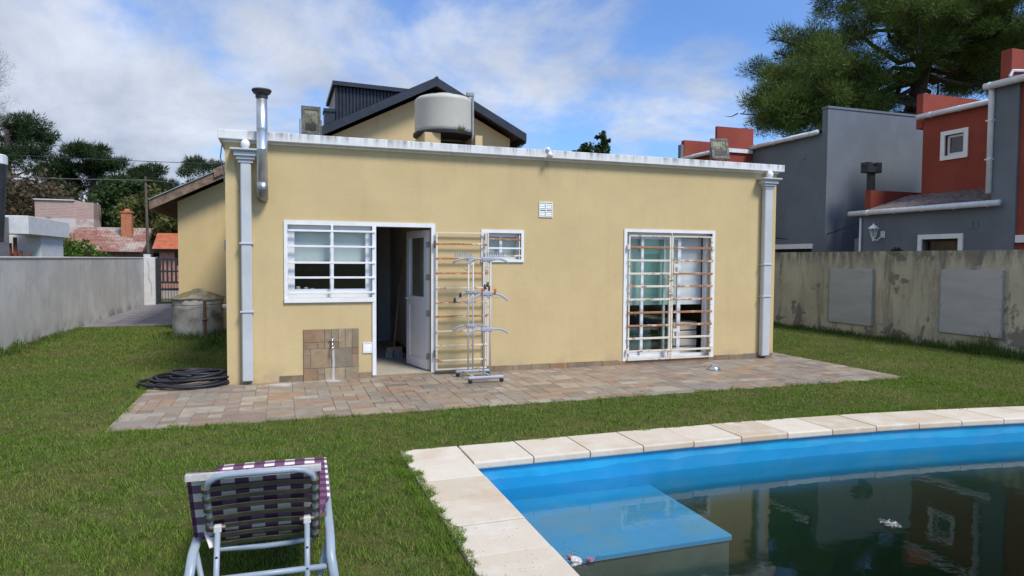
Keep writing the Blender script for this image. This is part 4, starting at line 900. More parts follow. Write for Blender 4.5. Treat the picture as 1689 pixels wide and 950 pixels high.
# ------------------------------------------------------------------ pool
def make_pool():
    P = thing('swimming_pool', 'blue painted in-ground swimming pool with pale stone coping', 'pool', (5, 3, 0))
    n = 24; xs = [POOL_L+(POOL_R-POOL_L)*i/n for i in range(n+1)]; zb = -1.45
    wl = MB(); vs = []
    ring = [(x, pool_back(x)) for x in xs] + [(POOL_R, POOL_F), (POOL_L, POOL_F)]
    zs = [-.03, -.30, -.6, zb]
    for x, y in ring:
        for z in zs: vs.append((x, y, z))
    q = len(ring); nz = len(zs)
    fs = [(i*nz+j, i*nz+j+1, ((i+1) % q)*nz+j+1, ((i+1) % q)*nz+j) for i in range(q) for j in range(nz-1)]
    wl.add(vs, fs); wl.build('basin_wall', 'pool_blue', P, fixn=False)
    fl = MB(); fl.add([(x, y, zb) for x, y in ring], [tuple(range(q))]); fl.build('basin_floor', 'algae', P)
    # outer shell so that no light leaks in
    # shelf with rounded corner
    x1, y0 = 2.97, 3.86; zt = -.32; cr = .025
    poly = [(POOL_L+.001, y0), (x1-cr, y0), (x1-cr*.3, y0+cr*.3), (x1, y0+cr), (x1, pool_back(x1)-.001), (POOL_L+.001, pool_back(2)-.001)]
    b = MB().prism(poly, zb, zt-.03, 'z'); b.build('shelf_base', 'shelf_face', P); MB().prism([(x+(.012 if x > 2 else 0), y-(.012 if y < 4 else 0)) for x, y in poly], zt-.029, zt, 'z').build('shelf_top', 'pool_blue', P)
    st = MB().box(POOL_L+.001, 3.25, 3.46, y0-.013, zb, -.72); st.build('step', 'shelf_face', P)
    # coping slabs
    cache = {}
    def slab(pts, name='coping_slab'):
        """four plan corners: inner edge first two"""
        bm = bmesh.new(); top = [bm.verts.new((x, y, .030)) for x, y in pts]; bot = [bm.verts.new((x, y, -.032)) for x, y in pts]
        bm.faces.new(top); bm.faces.new(bot[::-1])
        for i in range(4): bm.faces.new((top[i], bot[i], bot[(i+1) % 4], top[(i+1) % 4]))
        bmesh.ops.recalc_face_normals(bm, faces=bm.faces)
        e = [ed for ed in bm.edges if set(ed.verts) == {top[0], top[1]} or set(ed.verts) == {bot[0], bot[1]}]
        bmesh.ops.bevel(bm, geom=e, offset=.016, segments=3, affect='EDGES', profile=.5)
        bmesh.ops.bevel(bm, geom=[ed for ed in bm.edges if abs(ed.verts[0].co.z-.03) < 1e-4 and abs(ed.verts[1].co.z-.03) < 1e-4], offset=.003, segments=1, affect='EDGES')
        m = MB(); bm.verts.index_update(); m.add([v.co[:] for v in bm.verts], [[v.index for v in f.verts] for f in bm.faces]); bm.free()
        dz = rnd.uniform(-.003, .003); m.v = [(x, y, z+dz) for x, y, z in m.v]; m.build(name, 'coping', P)
    g = .0055; ov = .03
    MB().box(.93, POOL_L+.002, POOL_F, 5.4, -.06, .016).build('coping_bed', 'mortar', P)
    cb = MB()
    for a, b in zip(xs[:-1], xs[1:]): cb.prism([(a, pool_back(a)+.002), (b, pool_back(b)+.002), (b, pool_back(b)+.44), (a, pool_back(a)+.44)], -.06, .0165, 'z')
    cb.build('coping_bed', 'mortar', P)
    def bk(x, d): return (x, pool_back(x)-ov+d)
    x = POOL_L+ov; first = True
    edges = [POOL_L+ov-.0]
    while edges[-1] < POOL_R-.6: edges.append(edges[-1]+.498)
    for a, b in zip(edges[:-1], edges[1:]): slab([bk(a+g, 0), bk(b-g, 0), bk(b-g, .485+.0), bk(a+g, .485)])
    xo = .915; xi = POOL_L+ov
    slab([(xi-g, pool_back(2)-ov+g-.33), (xi-g, pool_back(2)-ov+.485), (xo, pool_back(2)-ov+.485), (xo, pool_back(2)-ov+g-.33)])
    y = pool_back(2)-ov-.33; i = 0
    while y > POOL_F:
        L_ = .42; slab([(xi, y-L_+g), (xi, y-g), (xo+rnd.uniform(-.006, .006), y-g), (xo+rnd.uniform(-.006, .006), y-L_+g)]); y -= L_; i += 1
    xa = POOL_L
    while xa < POOL_R: slab([(xa+.5-g, POOL_F+ov), (xa+g, POOL_F+ov), (xa+g, POOL_F-.45), (xa+.5-g, POOL_F-.45)]); xa += .5
    ya = POOL_F
    while ya < pool_back(POOL_R): slab([(POOL_R-ov, ya+g), (POOL_R-ov, ya+.5-g), (POOL_R+.45, ya+.5-g), (POOL_R+.45, ya+g)]); ya += .5
    # water body
    wt = MB(); z1 = -.22; inr = [(x, pool_back(x)+.004) for x in xs]; rg = inr + [(POOL_R+.004, POOL_F-.004), (POOL_L-.004, POOL_F-.004)]; rg[0] = (POOL_L-.004, rg[0][1]); rg[n] = (POOL_R+.004, rg[n][1])
    wt.add([(a, b, z1) for a, b in rg]+[(a, b, zb-.01) for a, b in rg], [tuple(range(q))] + [tuple(range(2*q-1, q-1, -1))] + [(i, i+q, (i+1) % q+q, (i+1) % q) for i in range(q)])
    o = wt.build('pool_water', 'water', base=(5, 3, -.22)); o['kind'] = 'structure'
    # floating litter
    def crumple(loc, s, mat, name, label, cat, seed):
        r = random.Random(seed); bm = bmesh.new(); bmesh.ops.create_icosphere(bm, subdivisions=2, radius=1)
        for v in bm.verts: k = r.uniform(.55, 1.15); v.co = Vector((v.co.x*s[0]*k, v.co.y*s[1]*k, v.co.z*s[2]*k))
        m = MB(); bm.verts.index_update(); m.add([(v.co.x+loc[0], v.co.y+loc[1], v.co.z+loc[2]) for v in bm.verts], [[v.index for v in f.verts] for f in bm.faces]); bm.free(); tag(m.build(name, mat), label, cat)
    crumple((1.655, 3.60, -.205), (.042, .034, .03), 'wrapper_white', 'floating_wrapper', 'crumpled whitish wrapper floating beside the pool shelf corner', 'litter', 1)
    crumple((1.635, 3.63, -.19), (.028, .02, .018), 'wrapper_pink', 'floating_wrapper', 'small pink wrapper floating against the whitish wrapper in the pool', 'litter', 2)
    crumple((1.755, 3.60, -.208), (.028, .02, .018), 'wrapper_pink', 'floating_wrapper', 'pink wrapper floating farther from the coping in the pool', 'litter', 3)
    g2 = np.random.default_rng(8); V = []
    for i in range(150):
        x = g2.uniform(1.45, 8); y = g2.uniform(2.6, 4.6); s = g2.uniform(.004, .012); a = g2.uniform(0, 6.28); c0 = np.array([x, y, -.2185]); d = np.array([math.cos(a), math.sin(a), 0])*s; e = np.array([-d[1], d[0], 0])*.4
        V += [c0-d, c0+e, c0+d]
    for i in range(420):
        x = 1.47+abs(g2.normal())*.13; y = 3.62+g2.normal()*.09
        if x < 1.40: continue
        s = g2.uniform(.006, .016); a = g2.uniform(0, 6.28); c0 = np.array([x, y, -.218]); d = np.array([math.cos(a), math.sin(a), 0])*s; e = np.array([-d[1], d[0], 0])*.45
        V += [c0-d, c0+e, c0+d]
    o = soup('floating_leaves', np.array(V), 3, 'brown_leaves'); tag(o, 'tiny dead leaf bits floating on the pool water', kind='stuff'); o['category'] = 'leaves'
    fx, fy = 3.97, 3.44; V = []
    for i in range(160):
        a = g2.uniform(0, 6.28); s = g2.uniform(.008, .032); c0 = np.array([fx+g2.normal()*.018, fy+g2.normal()*.03, -.216+g2.random()*.02]); d = np.array([math.cos(a), math.sin(a), g2.uniform(-.1, .5)])*s; e = np.array([-d[1], d[0], 0])*.25
        V += [c0, c0+d+e*.5, c0+d-e*.5]
    o = soup('feather', np.array(V), 3, 'wrapper_white', base=(fx, fy, -.216)); tag(o, 'white fluffy feather floating on the dark pool water', 'feather')
make_pool()

# ------------------------------------------------------------------ lounger
def make_lounger():
    t = thing('sun_lounger', 'low sun lounger with blue grey tube frame and purple checked cushion', 'sun lounger', (-.085, 3.05, 0)); t.rotation_euler.z = R(-2.0)
    B = (0, 0, 0); BASE[t.name] = B
    hw = .290
    for s_ in (-1, 1):   # rail bending down into the head leg
        x = s_*hw; pts = [(x, 1.36, .05), (x, 1.34, .20), (x, 1.29, .285), (x, 1.2, .315), (x, .6, .315), (x, .22, .318), (x, .10, .305), (x-.0*s_, .03, .262), (x+.012*s_, 0, .19), (x+.016*s_, -.012, .08), (x+.016*s_, -.012, .0)]
        smooth_all(MB().tube(pts, .021, 12, ry=.014, up=(1, 0, 0)).build('side_rail', 'frame_blue_grey', t))
        smooth_all(MB().tube([(s_*(hw-.008), .14, .305), (s_*(hw-.05), .06, .16), (s_*(hw-.06), -.02, .0)], .012, 8).build('inner_leg', 'frame_blue_grey', t))
    smooth_all(MB().tube([(-hw+.01, .03, .215), (hw-.01, .03, .215)], .0135, 10).build('cross_bar', 'frame_blue_grey', t)); smooth_all(MB().tube([(-hw+.01, 1.3, .25), (hw-.01, 1.3, .25)], .0125, 10).build('cross_bar', 'frame_blue_grey', t))
    # backrest frame: hinge bar low, tube up both sides, rounded top bar leaning to the head end
    bw = .222; lean = lambda u: (0, .215-.225*u, .275+.405*u)
    def bp(x, u, off=0): 
        p = lean(u); return (x, p[1]-off*.87, p[2]-off*.48)
    pts = [bp(-bw*.92, 0)] + [bp(-bw, u) for u in (.05, .3, .6, .82)] + [bp(-bw+.012, .92), bp(-bw+.045, .98), bp(-bw+.09, 1.0)] + [bp(bw-.09, 1.0), bp(bw-.045, .98), bp(bw-.012, .92)] + [bp(bw, u) for u in (.82, .6, .3, .05)] + [bp(bw*.92, 0)] + [bp(bw*.5, -.025), bp(0, -.035), bp(-bw*.5, -.025)]
    smooth_all(MB().tube(pts, .0135, 10, closed=True).build('back_frame', 'frame_blue_grey', t))
    for i in range(7):      # woven straps wrapped round the side tubes
        u = .07+i*.128; h = .0125
        m = MB(); vs = []; prof = []
        for j in range(13):
            x = -bw-.018+(2*bw+.036)*j/12; sag = -.012*math.sin(math.pi*j/12)
            for du in (-h, h): vs.append(bp(x, u+du/.46, -.002+sag+.017*(1 if j in (0, 12) else .7)))
        k = len(vs); vs2 = [(a, b+.004, c+.002) for a, b, c in vs]
        m.add(vs+vs2, [(2*j, 2*j+1, 2*j+3, 2*j+2) for j in range(12)] + [(k+2*j, k+2*j+2, k+2*j+3, k+2*j+1) for j in range(12)] + [(0, k, k+1, 1), (k-2, k-1, 2*k-1, 2*k-2)] + [(2*j, 2*j+2, k+2*j+2, k+2*j) for j in range(12)] + [(2*j+1, k+2*j+1, k+2*j+3, 2*j+3) for j in range(12)])
        for s_ in (-1, 1):
            x = s_*bw; a = bp(x, u-h/.46); b = bp(x, u+h/.46); m.tube([a, b], .0195, 10)
        m.build('strap', 'strap_brown', t, base=B)
    for i in range(9):     # straps of the seat
        y = .34+i*.11; MB().box(-hw+.01, hw-.01, y, y+.06, .325, .331).build('strap', 'strap_brown', t)
    for s_ in (-1, 1):     # adjusting props
        x = s_*.188; a = Vector(bp(x, .36, .03)); b = Vector((x, -.045, .03))
        p = smooth_all(MB().tube([a, b], .0125, 10).build('prop', 'frame_blue_grey', t))
        smooth_all(MB().tube([a+Vector((-.032, 0, .008)), a+Vector((.032, 0, .008))], .008, 8).build('bolt', 'brass', p)); MB().box(a.x-.016, a.x+.016, a.y-.016, a.y+.016, a.z-.014, a.z+.018, .004).build('clamp', 'pale_wall', p)
        for q in (.28, .50): c = a.lerp(b, q); MB().tube([c+Vector((0, -.0145, 0)), c+Vector((0, -.011, 0))], .006, 8).build('hole', 'black_metal', p)
    # cushion: one quilted pad running up the seat and over the back
    path = [(1.27, .325), (1.25, .35)] + [(1.18-.09*i, .352) for i in range(9)] + [(.42, .345), (.34, .325), (.29, .30), (.262, .30)]
    for i in range(0, 12): u = .05+i*.0805; p = lean(u); path.append((p[1]+.042, p[2]+.022))
    cushion = MB(); vs = []; uv = []; NW = 21; W = .262; s = 0; th = .030; last = None; rows = len(path)
    tang = []
    for i in range(rows):
        a = path[max(0, i-1)]; b = path[min(rows-1, i+1)]; d = Vector((b[0]-a[0], b[1]-a[1])).normalized(); tang.append(d)
    S = [0]
    for i in range(1, rows): S.append(S[-1]+math.hypot(path[i][0]-path[i-1][0], path[i][1]-path[i-1][1]))
    # the lower part of the pad sags past the frame on the left, the upper edge sits a little askew
    for side in (1, -1):
        for i, (y, z) in enumerate(path):
            nrm = Vector((tang[i].y, -tang[i].x)); nrm = -nrm if nrm.y < 0 else nrm
            for j in range(NW):
                f = j/(NW-1)*2-1; x = f*(.312 if i < 10 else (.285 if i < 12 else W+.012))-(.008 if i < 12 else .028)
                puff = th*(.55+.45*(1-f*f)**.5)*(.88+.12*abs(math.sin(S[i]*math.pi/.20))*abs(math.cos(f*6))) * (1 if side > 0 else .35)
                vs.append((x, y+side*nrm.x*puff*.5, z+side*nrm.y*puff*.5)); uv.append((x+.4, S[i]))
    K = rows*NW; fs = []
    for i in range(rows-1):
        for j in range(NW-1):
            a = i*NW+j; fs.append((a, a+1, a+NW+1, a+NW)); fs.append((K+a, K+a+NW, K+a+NW+1, K+a+1))
    for i in range(rows-1):
        a = i*NW; fs.append((a, a+NW, K+a+NW, K+a)); a = i*NW+NW-1; fs.append((a, K+a, K+a+NW, a+NW))
    for j in range(NW-1):
        a = j; fs.append((a, K+a, K+a+1, a+1)); a = (rows-1)*NW+j; fs.append((a, a+1, K+a+1, K+a))
    cushion.add(vs, fs); cushion.uv = uv; cu = cushion.build('cushion', 'check', t); smooth_all(cu)
    # piping along the top edge of the pad
    tp = path[-1]; m = MB().flat((-W-.042, tp[0]-.002, tp[1]-.010), (W-.012, tp[0]-.002, tp[1]-.010), .040, .026); m.build('top_border', 'wrapper_white', cu)
    m = MB().flat((-W+.02, .19, .375), (-W+.055, .10, .33), .03, .006); m.build('tie_band', 'check', cu)
make_lounger()

# ------------------------------------------------------------------ neighbours on the right
def corr_roof(mb, x0, z0, x1, z1, ya, yb, amp=.025, pitch=.2):
    n = max(4, int(abs(yb-ya)/pitch*4)); vs = []
    for i in range(n+1):
        y = ya+(yb-ya)*i/n; d = amp*math.cos(math.pi*i/2); vs += [(x0, y, z0+d), (x1, y, z1+d), (x0, y, z0+d-.012), (x1, y, z1+d-.012)]
    mb.add(vs, [(4*i, 4*i+1, 4*i+5, 4*i+4) for i in range(n)] + [(4*i+2, 4*i+6, 4*i+7, 4*i+3) for i in range(n)] + [(4*i, 4*i+4, 4*i+6, 4*i+2) for i in range(n)])
def gutter(parent, x, ya, yb, z, r=.065):
    m = MB().tube([(x-r, ya, z), (x-r, yb, z)], r, 10); g = smooth_all(m.build('gutter', 'gutter_white', parent)); k = ya+.25
    while k < yb: MB().tube([(x-r, k-.02, z-.003), (x-r, k+.02, z-.003)], r+.008, 10).build('gutter_clip', 'gutter_white', g); k += .75
    return g
def make_neighbours():
    X = 14.0
    A = thing('red_grey_house', 'grey and red neighbour house with lantern and small white framed window', 'house', (15.5, 10, 0))
    lowwin = (10.66, 11.54, 1.05, 2.13)
    w = MB().wall(10.0, 13.30, -.2, 2.80, X, X+.2, [lowwin], 'x'); w.box(X+.2, 17.5, 13.10, 13.30, -.2, 2.80); w.build('low_wall', 'grey_wall', A)
    t = MB().wall(9.50, 9.998, -.2, 5.22, X, X+.2, [], 'x'); t.box(X+.2, 15.4, 9.8, 9.999, 2.8, 5.22); t.build('tall_wall', 'grey_wall', A)
    r = MB().wall(3.0, 9.498, -.2, 5.22, X+.05, X+.22, [(7.4, 9.1, .05, 2.0)], 'x'); r.build('front_wall', 'red_wall', A)
    # low roof
    m = MB(); corr_roof(m, X-.12, 2.86, 15.42, 3.32, 10.02, 13.2); lr = m.build('low_roof', 'rusty_sheet', A)
    gutter(lr, X-.06, 9.72, 13.55, 2.83)
    MB().box(14.33, 17.4, 13.32, 13.50, 2.2, 3.44).build('low_parapet', 'red_wall', A); MB().box(X+.001, 17.4, 13.302, 13.48, -.2, 2.199).build('low_wall', 'grey_wall', A)
    # red upper storey
    uw = (12.03, 12.62, 4.24, 4.86); ux = 15.4
    u = MB().wall(10.0, 12.78, 3.0, 5.24, ux, ux+.2, [(11.68, 12.16, 4.20, 4.70)], 'x'); u.box(ux+.2, 18, 12.58, 12.78, 2.9, 5.24); u.build('upper_wall', 'red_wall', A)
    m = MB(); corr_roof(m, ux-.10, 5.31, 18, 5.95, 10.1, 12.7); ur = m.build('upper_roof', 'rusty_sheet', A); gutter(ur, ux-.04, 10.0, 12.86, 5.27)
    MB().box(ux+.02, 18.2, 12.82, 13.0, 5.0, 5.88).build('upper_parapet', 'red_wall', A)
    wn = MB().wall(11.57, 12.27, 4.10, 4.80, ux-.035, ux+.02, [(11.68, 12.16, 4.20, 4.70)], 'x').build('upper_window', 'white_paint', A)
    MB().wall(11.69, 12.15, 4.21, 4.69, ux+.06, ux+.10, [(11.74, 12.10, 4.26, 4.64)], 'x').build('window_frame', 'pvc', wn); MB().box(ux+.08, ux+.085, 11.74, 12.10, 4.26, 4.64).build('pane', 'glass', wn); MB().box(ux+.35, ux+.36, 11.5, 12.4, 4.1, 4.8).build('dark_room', 'dark_opening', wn)
    # tall part: roof, gutter, downpipe, parapet block
    m = MB(); corr_roof(m, X-.12, 5.28, 17, 5.95, 3.0, 10.05); tr = m.build('tall_roof', 'rusty_sheet', A); gutter(tr, X-.06, 3.0, 10.12, 5.25, .07)
    smooth_all(MB().tube([(X-.06, 10.03, 5.22), (X-.04, 10.03, 5.1), (X-.035, 10.03, 3.05)], .055, 10).build('downpipe', 'gutter_white', A))
    for z in (4.55, 3.75): MB().box(X-.10, X+.0, 9.96, 10.10, z-.012, z+.012).build('pipe_clip', 'gutter_white', A)
    MB().box(14.15, 16.5, 9.78, 10.0, 5.30, 5.98).build('tall_parapet', 'red_wall', A); MB().tube([(14.10, 9.77, 5.40), (14.16, 9.76, 5.52), (14.5, 9.76, 5.55), (15.2, 9.76, 5.6)], .03, 6).build('flashing', 'gutter_white', A)
    # low window with white surround
    lw = MB().wall(10.56, 11.64, .95, 2.235, X-.04, X+.02, [lowwin], 'x').build('low_window', 'white_paint', A); MB().wall(10.66, 11.54, 1.05, 2.13, X+.10, X+.14, [(10.72, 11.48, 1.11, 2.07)], 'x').build('window_frame', 'dark_wood', lw); MB().box(X+.115, X+.12, 10.72, 11.48, 1.11, 2.07).build('pane', 'glass', lw); MB().box(X+.3, X+.31, 10.5, 11.7, .9, 2.3).build('curtain', 'dark_wood', lw)
    MB().box(X-.02, X+.049, 7.2, 9.47, 2.01, 2.16).build('door_lintel', 'white_paint', A)
    sh = MB().box(X+.10, X+.13, 7.4, 9.1, .05, 2.0).build('shutter', 'pvc', A)
    for i in range(12): MB().box(X+.085, X+.099, 7.4, 9.1, .1+i*.16, .22+i*.16).build('slat', 'pvc', sh)
    smooth_all(MB().tube([(X-.035, 13.27, -.1), (X-.035, 13.27, 2.72)], .03, 8).build('corner_pipe', 'gutter_white', A))
    for (y, z) in ((10.35, 2.42),): MB().box(X-.012, X+.004, y-.11, y-.02, z-.09, z+.07).box(X-.012, X+.004, y+.02, y+.11, z-.09, z+.07).build('wall_vent', 'grey_wall', A)
    # duct cowl standing on the low roof's end
    t = thing('duct_cowl', 'black square duct with a wide cowl above the low red parapet', 'chimney', (14.66, 13.62, 0)); MB().box(14.58, 14.72, 13.56, 13.70, .0, 4.0).build('duct', 'black_metal', t); MB().box(14.42, 14.88, 13.50, 13.76, 3.93, 4.08, .01).box(14.42, 14.56, 13.50, 13.76, 4.081, 4.20, .01).box(14.74, 14.88, 13.50, 13.76, 4.081, 4.20, .01).build('cowl', 'black_metal', t)
    # lantern
    t = thing('wall_lantern', 'white wall lantern on the grey neighbour wall', 'lantern', (X-.2, 12.72, 2.15)); y = 12.72; x = X-.20
    def hexl(prof, name, mt): MB().lathe(prof, (x, y, 0), 6).build(name, mt, t)
    hexl([(.13, 2.42), (.125, 2.435), (.05, 2.50), (.012, 2.53), (.010, 2.56)], 'cap', 'gutter_white'); hexl([(.045, 2.19), (.05, 2.205), (.05, 2.22)], 'base', 'gutter_white'); hexl([(.048, 2.221), (.085, 2.418)], 'glass', 'glass')
    for k in range(6):
        a = 2*math.pi*k/6; MB().tube([(x+.05*math.cos(a), y+.05*math.sin(a), 2.22), (x+.088*math.cos(a), y+.088*math.sin(a), 2.42)], .007, 5).build('rib', 'gutter_white', t)
    hexl([(.03, 2.12), (.03, 2.19)], 'finial', 'gutter_white'); MB().tube([(x, y, 2.17), (x+.06, y-.06, 2.13), (x+.14, y-.10, 2.22), (X-.01, y-.10, 2.27)], .014, 8).build('arm', 'gutter_white', t); MB().box(X-.022, X-.001, y-.165, y-.035, 2.19, 2.36, .01).build('back_plate', 'gutter_white', t)
    # second unit further back
    Bh = thing('grey_house', 'tall dark grey neighbour house with red end volume behind the house corner', 'house', (15, 17, 0))
    Y = 14.68
    w = MB().wall(Y, 17.6, -.2, 5.10, X, X+.2, [(14.95, 16.4, .9, 1.96)], 'x'); w.build('side_wall', 'grey_wall', Bh)
    e = MB().box(X, 21, Y-.20, Y-.001, -.2, 5.74); e.build('end_wall', 'grey_wall', Bh); MB().box(X-.02, 21.02, Y-.22, Y+.02, 5.741, 5.80).build('end_wall_cap', 'grey_wall', Bh)
    m = MB(); corr_roof(m, X-.12, 5.16, 20, 6.1, Y+.05, 17.6); rf = m.build('roof', 'rusty_sheet', Bh); gutter(rf, X-.06, Y+.02, 17.5, 5.13)
    MB().box(X-.03, X+.10, 14.9, 16.45, 1.965, 2.10).build('window_lintel', 'white_paint', Bh); MB().box(X+.08, X+.09, 14.95, 16.4, .9, 1.96).build('pane', 'dark_opening', Bh)
    MB().box(X-.012, X+.004, 15.25, 15.40, 4.48, 4.62).build('wall_vent', 'grey_wall', Bh)
    rv = MB().box(12.7, X-.001, 17.6, 19.3, -.2, 4.92); rv.box(12.66, X, 17.5, 17.599, -.2, 5.72); rv.build('red_volume', 'red_wall', Bh); MB().box(12.6, X-.05, 17.44, 17.498, 4.95, 5.07).build('band', 'gutter_white', Bh)
    m = MB(); corr_roof(m, 12.6, 4.98, X+1, 5.4, 17.65, 19.3); r2 = m.build('red_volume_roof', 'rusty_sheet', Bh); gutter(r2, 12.66, 17.62, 19.35, 4.96)
    MB().box(12.70, 15.5, 19.32, 19.5, -.2, 5.60).build('red_parapet', 'red_wall', Bh); MB().box(12.58, 12.69, 19.34, 19.5, -.2, 5.45).build('corner_strip', 'grey_wall', Bh)
    o = MB().tube([(X-.03, 17.0, 2.42)] + [(lerp(X-.03, 14.1, i/10), lerp(17.0, 13.5, i/10), lerp(2.42, 2.62, i/10)-.28*math.sin(math.pi*i/10)) for i in range(1, 10)] + [(14.1, 13.45, 2.62)], .014, 6).build('cable', 'black_metal'); tag(o, 'black cable sagging across the dark grey neighbour wall', 'cable')
make_neighbours()

# ------------------------------------------------------------------ trees
def rand_dirs(g, n):
    v = g.normal(size=(n, 3)); return v/np.linalg.norm(v, axis=1, keepdims=True)
def needles(g, centers, rad, per, length, width, upb=.45, outw=1.0):
    c = np.repeat(np.asarray(centers), per, 0); r = np.repeat(np.asarray(rad), per)[:, None]; n = len(c)
    d = rand_dirs(g, n); p = c + d*r*(g.random((n, 1))**.45)*np.array([1, 1, .72]); di = d*outw + np.array([0, 0, upb]) + g.normal(size=(n, 3))*.35; di /= np.linalg.norm(di, axis=1, keepdims=True)
    s = np.cross(di, rand_dirs(g, n)); s /= np.linalg.norm(s, axis=1, keepdims=True)+1e-9; L = length*g.uniform(.6, 1.3, (n, 1)); w = width*g.uniform(.6, 1.2, (n, 1))
    return np.stack([p-s*w, p+s*w, p+di*L], 1).reshape(-1, 3)
def leaves(g, centers, rad, per, size, squash=.8):
    c = np.repeat(np.asarray(centers), per, 0); r = np.repeat(np.asarray(rad), per)[:, None]; n = len(c); d = rand_dirs(g, n)
    p = c + d*r*(g.random((n, 1))**.4)*np.array([1, 1, squash]); a = rand_dirs(g, n); b = np.cross(a, rand_dirs(g, n)); b /= np.linalg.norm(b, axis=1, keepdims=True)+1e-9; s = size*g.uniform(.5, 1.3, (n, 1))
    return np.stack([p-a*s, p+b*s*.55, p+a*s, p-b*s*.55], 1).reshape(-1, 3)
def curve(a, b, g, k=5, wob=.3, sag=0):
    a = np.array(a, float); b = np.array(b, float); P = []
    for i in range(k+1):
        t = i/k; P.append(tuple(a+(b-a)*t + g.normal(size=3)*wob*math.sin(math.pi*t)*.5 + np.array([0, 0, sag*math.sin(math.pi*t)])))
    return P
def tree(name, label, loc, trunk_h, r0, clumps, kind, mat, seed, per, size, group=None, limbs=None, lean=(0, 0), bark='bark'):
    """clumps: array of (x,y,z,r) world positions; limbs join trunk to a subset of them"""
    g = np.random.default_rng(seed); t = thing(name, label, 'tree', loc, group)
    tp = np.array([loc[0]+lean[0], loc[1]+lean[1], trunk_h]); P = curve(loc, tp, g, 6, .25); rr = [r0*(1-.62*i/6) for i in range(7)]
    smooth_all(MB().tube(P, rr, 10).build('trunk', bark, t))
    cl = np.asarray(clumps); k = len(cl); pick = g.choice(k, min(k, limbs or 26), replace=False); m = MB()
    for i in pick:
        c = cl[i, :3]; hz = min(trunk_h*.97, max(trunk_h*.35, c[2]-.28*math.hypot(c[0]-tp[0], c[1]-tp[1]))); f = hz/trunk_h; st = np.array(loc)+(tp-np.array(loc))*f; st[2] = hz
        q = curve(st, c, g, 5, .5, .12*np.linalg.norm(c-st)*.3); rl = max(.035, r0*.28*min(1, np.linalg.norm(c-st)/6)); m.tube(q, [rl*(1-.75*j/5) for j in range(6)], 6)
    if len(m.v): m.build('limbs', bark, t)
    if kind == 'needle': V = needles(g, cl[:, :3], cl[:, 3], per, size, size*.085)
    else: V = leaves(g, cl[:, :3], cl[:, 3], per, size)
    soup('crown', V, 3 if kind == 'needle' else 4, mat, t, base=BASE[t.name]); return t

def make_big_pine():
    g = np.random.default_rng(21); bx, by = 28.4, 24.0; cl = []
    # long limbs reaching out, each carrying clumps of needles along its outer half
    limb = []
    for i in range(30):
        az = g.uniform(0, 2*math.pi); h = g.uniform(8.3, 17.5); L = g.uniform(4.0, 7.2)*(1 if h < 14 else .8); h = max(h, 11.2) if math.sin(az) < .2 and math.cos(az) > -.85 else h; limb.append((az, h, L, g.uniform(.0, .22)))
    for az, h, L in ((3.25, 7.9, 9.0), (3.45, 7.7, 8.7), (3.05, 8.5, 8.5), (3.15, 9.2, 8.1), (3.3, 8.4, 8.6), (3.55, 8.8, 8.2), (2.85, 8.2, 8.4), (3.35, 10.2, 7.8), (3.0, 11.2, 7.4), (3.1, 10.0, 7.6), (3.5, 12.0, 7.0), (2.7, 9.4, 7.6), (4.0, 10.2, 7.0), (4.5, 11.2, 7), (5.2, 11.4, 7), (5.6, 10.8, 7.5), (4.9, 12.4, 7), (3.8, 11.0, 7.4), (4.3, 13, 7.0), (3.2, 13.6, 6.8), (5.9, 10.5, 8), (6.1, 11.5, 7.5), (.2, 10.6, 7)): limb.append((az, h, L, .06))
    t = thing('pine_tree', 'huge spreading pine behind the grey and red neighbour houses', 'tree', (bx, by, 0))
    P = curve((bx, by, -.2), (bx+.4, by+.3, 18), g, 8, .5); smooth_all(MB().tube(P, [.52*(1-.07*i) for i in range(9)], 12).build('trunk', 'bark', t))
    lm = MB()
    for az, h, L, rise in limb:
        a = np.array([bx, by, h]); b = a+np.array([math.cos(az)*L, math.sin(az)*L, L*rise+g.uniform(-.5, .9)]); q = curve(a, b, g, 6, .9, -.05*L); r = .045+.012*L; lm.tube(q, [r*(1-.8*j/6) for j in range(7)], 6)
        for f in np.arange(.38, 1.04, .105):
            i0 = min(5, int(f*6)); base = np.array(q[i0])+(np.array(q[min(6, i0+1)])-np.array(q[i0]))*(f*6-i0)
            for s in range(3):
                c = base+g.normal(size=3)*np.array([.75, .75, .42])*(1.2-.55*f)+np.array([0, 0, .15]); cl.append((*c, g.uniform(.34, .66)))
                if g.random() < .45: lm.tube([tuple(base), tuple((base+c)/2+g.normal(size=3)*.1), tuple(c)], [.03, .02, .008], 5)
    for k in range(135):      # the heavy low bough on the left
        f = g.random(); c = np.array([24.0, 23.3, 9.3])+(np.array([18.7, 22.7, 7.6])-np.array([24.0, 23.3, 9.3]))*f+g.normal(size=3)*np.array([.6, .8, .55]); cl.append((*c, g.uniform(.4, .7)))
    lm.tube(curve((bx, by, 8.2), (19.3, 22.7, 7.7), g, 6, .5), [.22, .19, .15, .11, .08, .05, .02], 7)
    lm.build('limbs', 'bark', t); cl = np.array(cl)
    dd = ((cl[:, None, :3]-cl[None, :, :3])**2).sum(2); cl = cl[(dd < 1.3**2).sum(1) > 6]
    soup('crown', needles(g, cl[:, :3], cl[:, 3], 330, .22, .0135, .5), 3, 'pine_needles', t, base=(bx, by, 0))
make_big_pine()

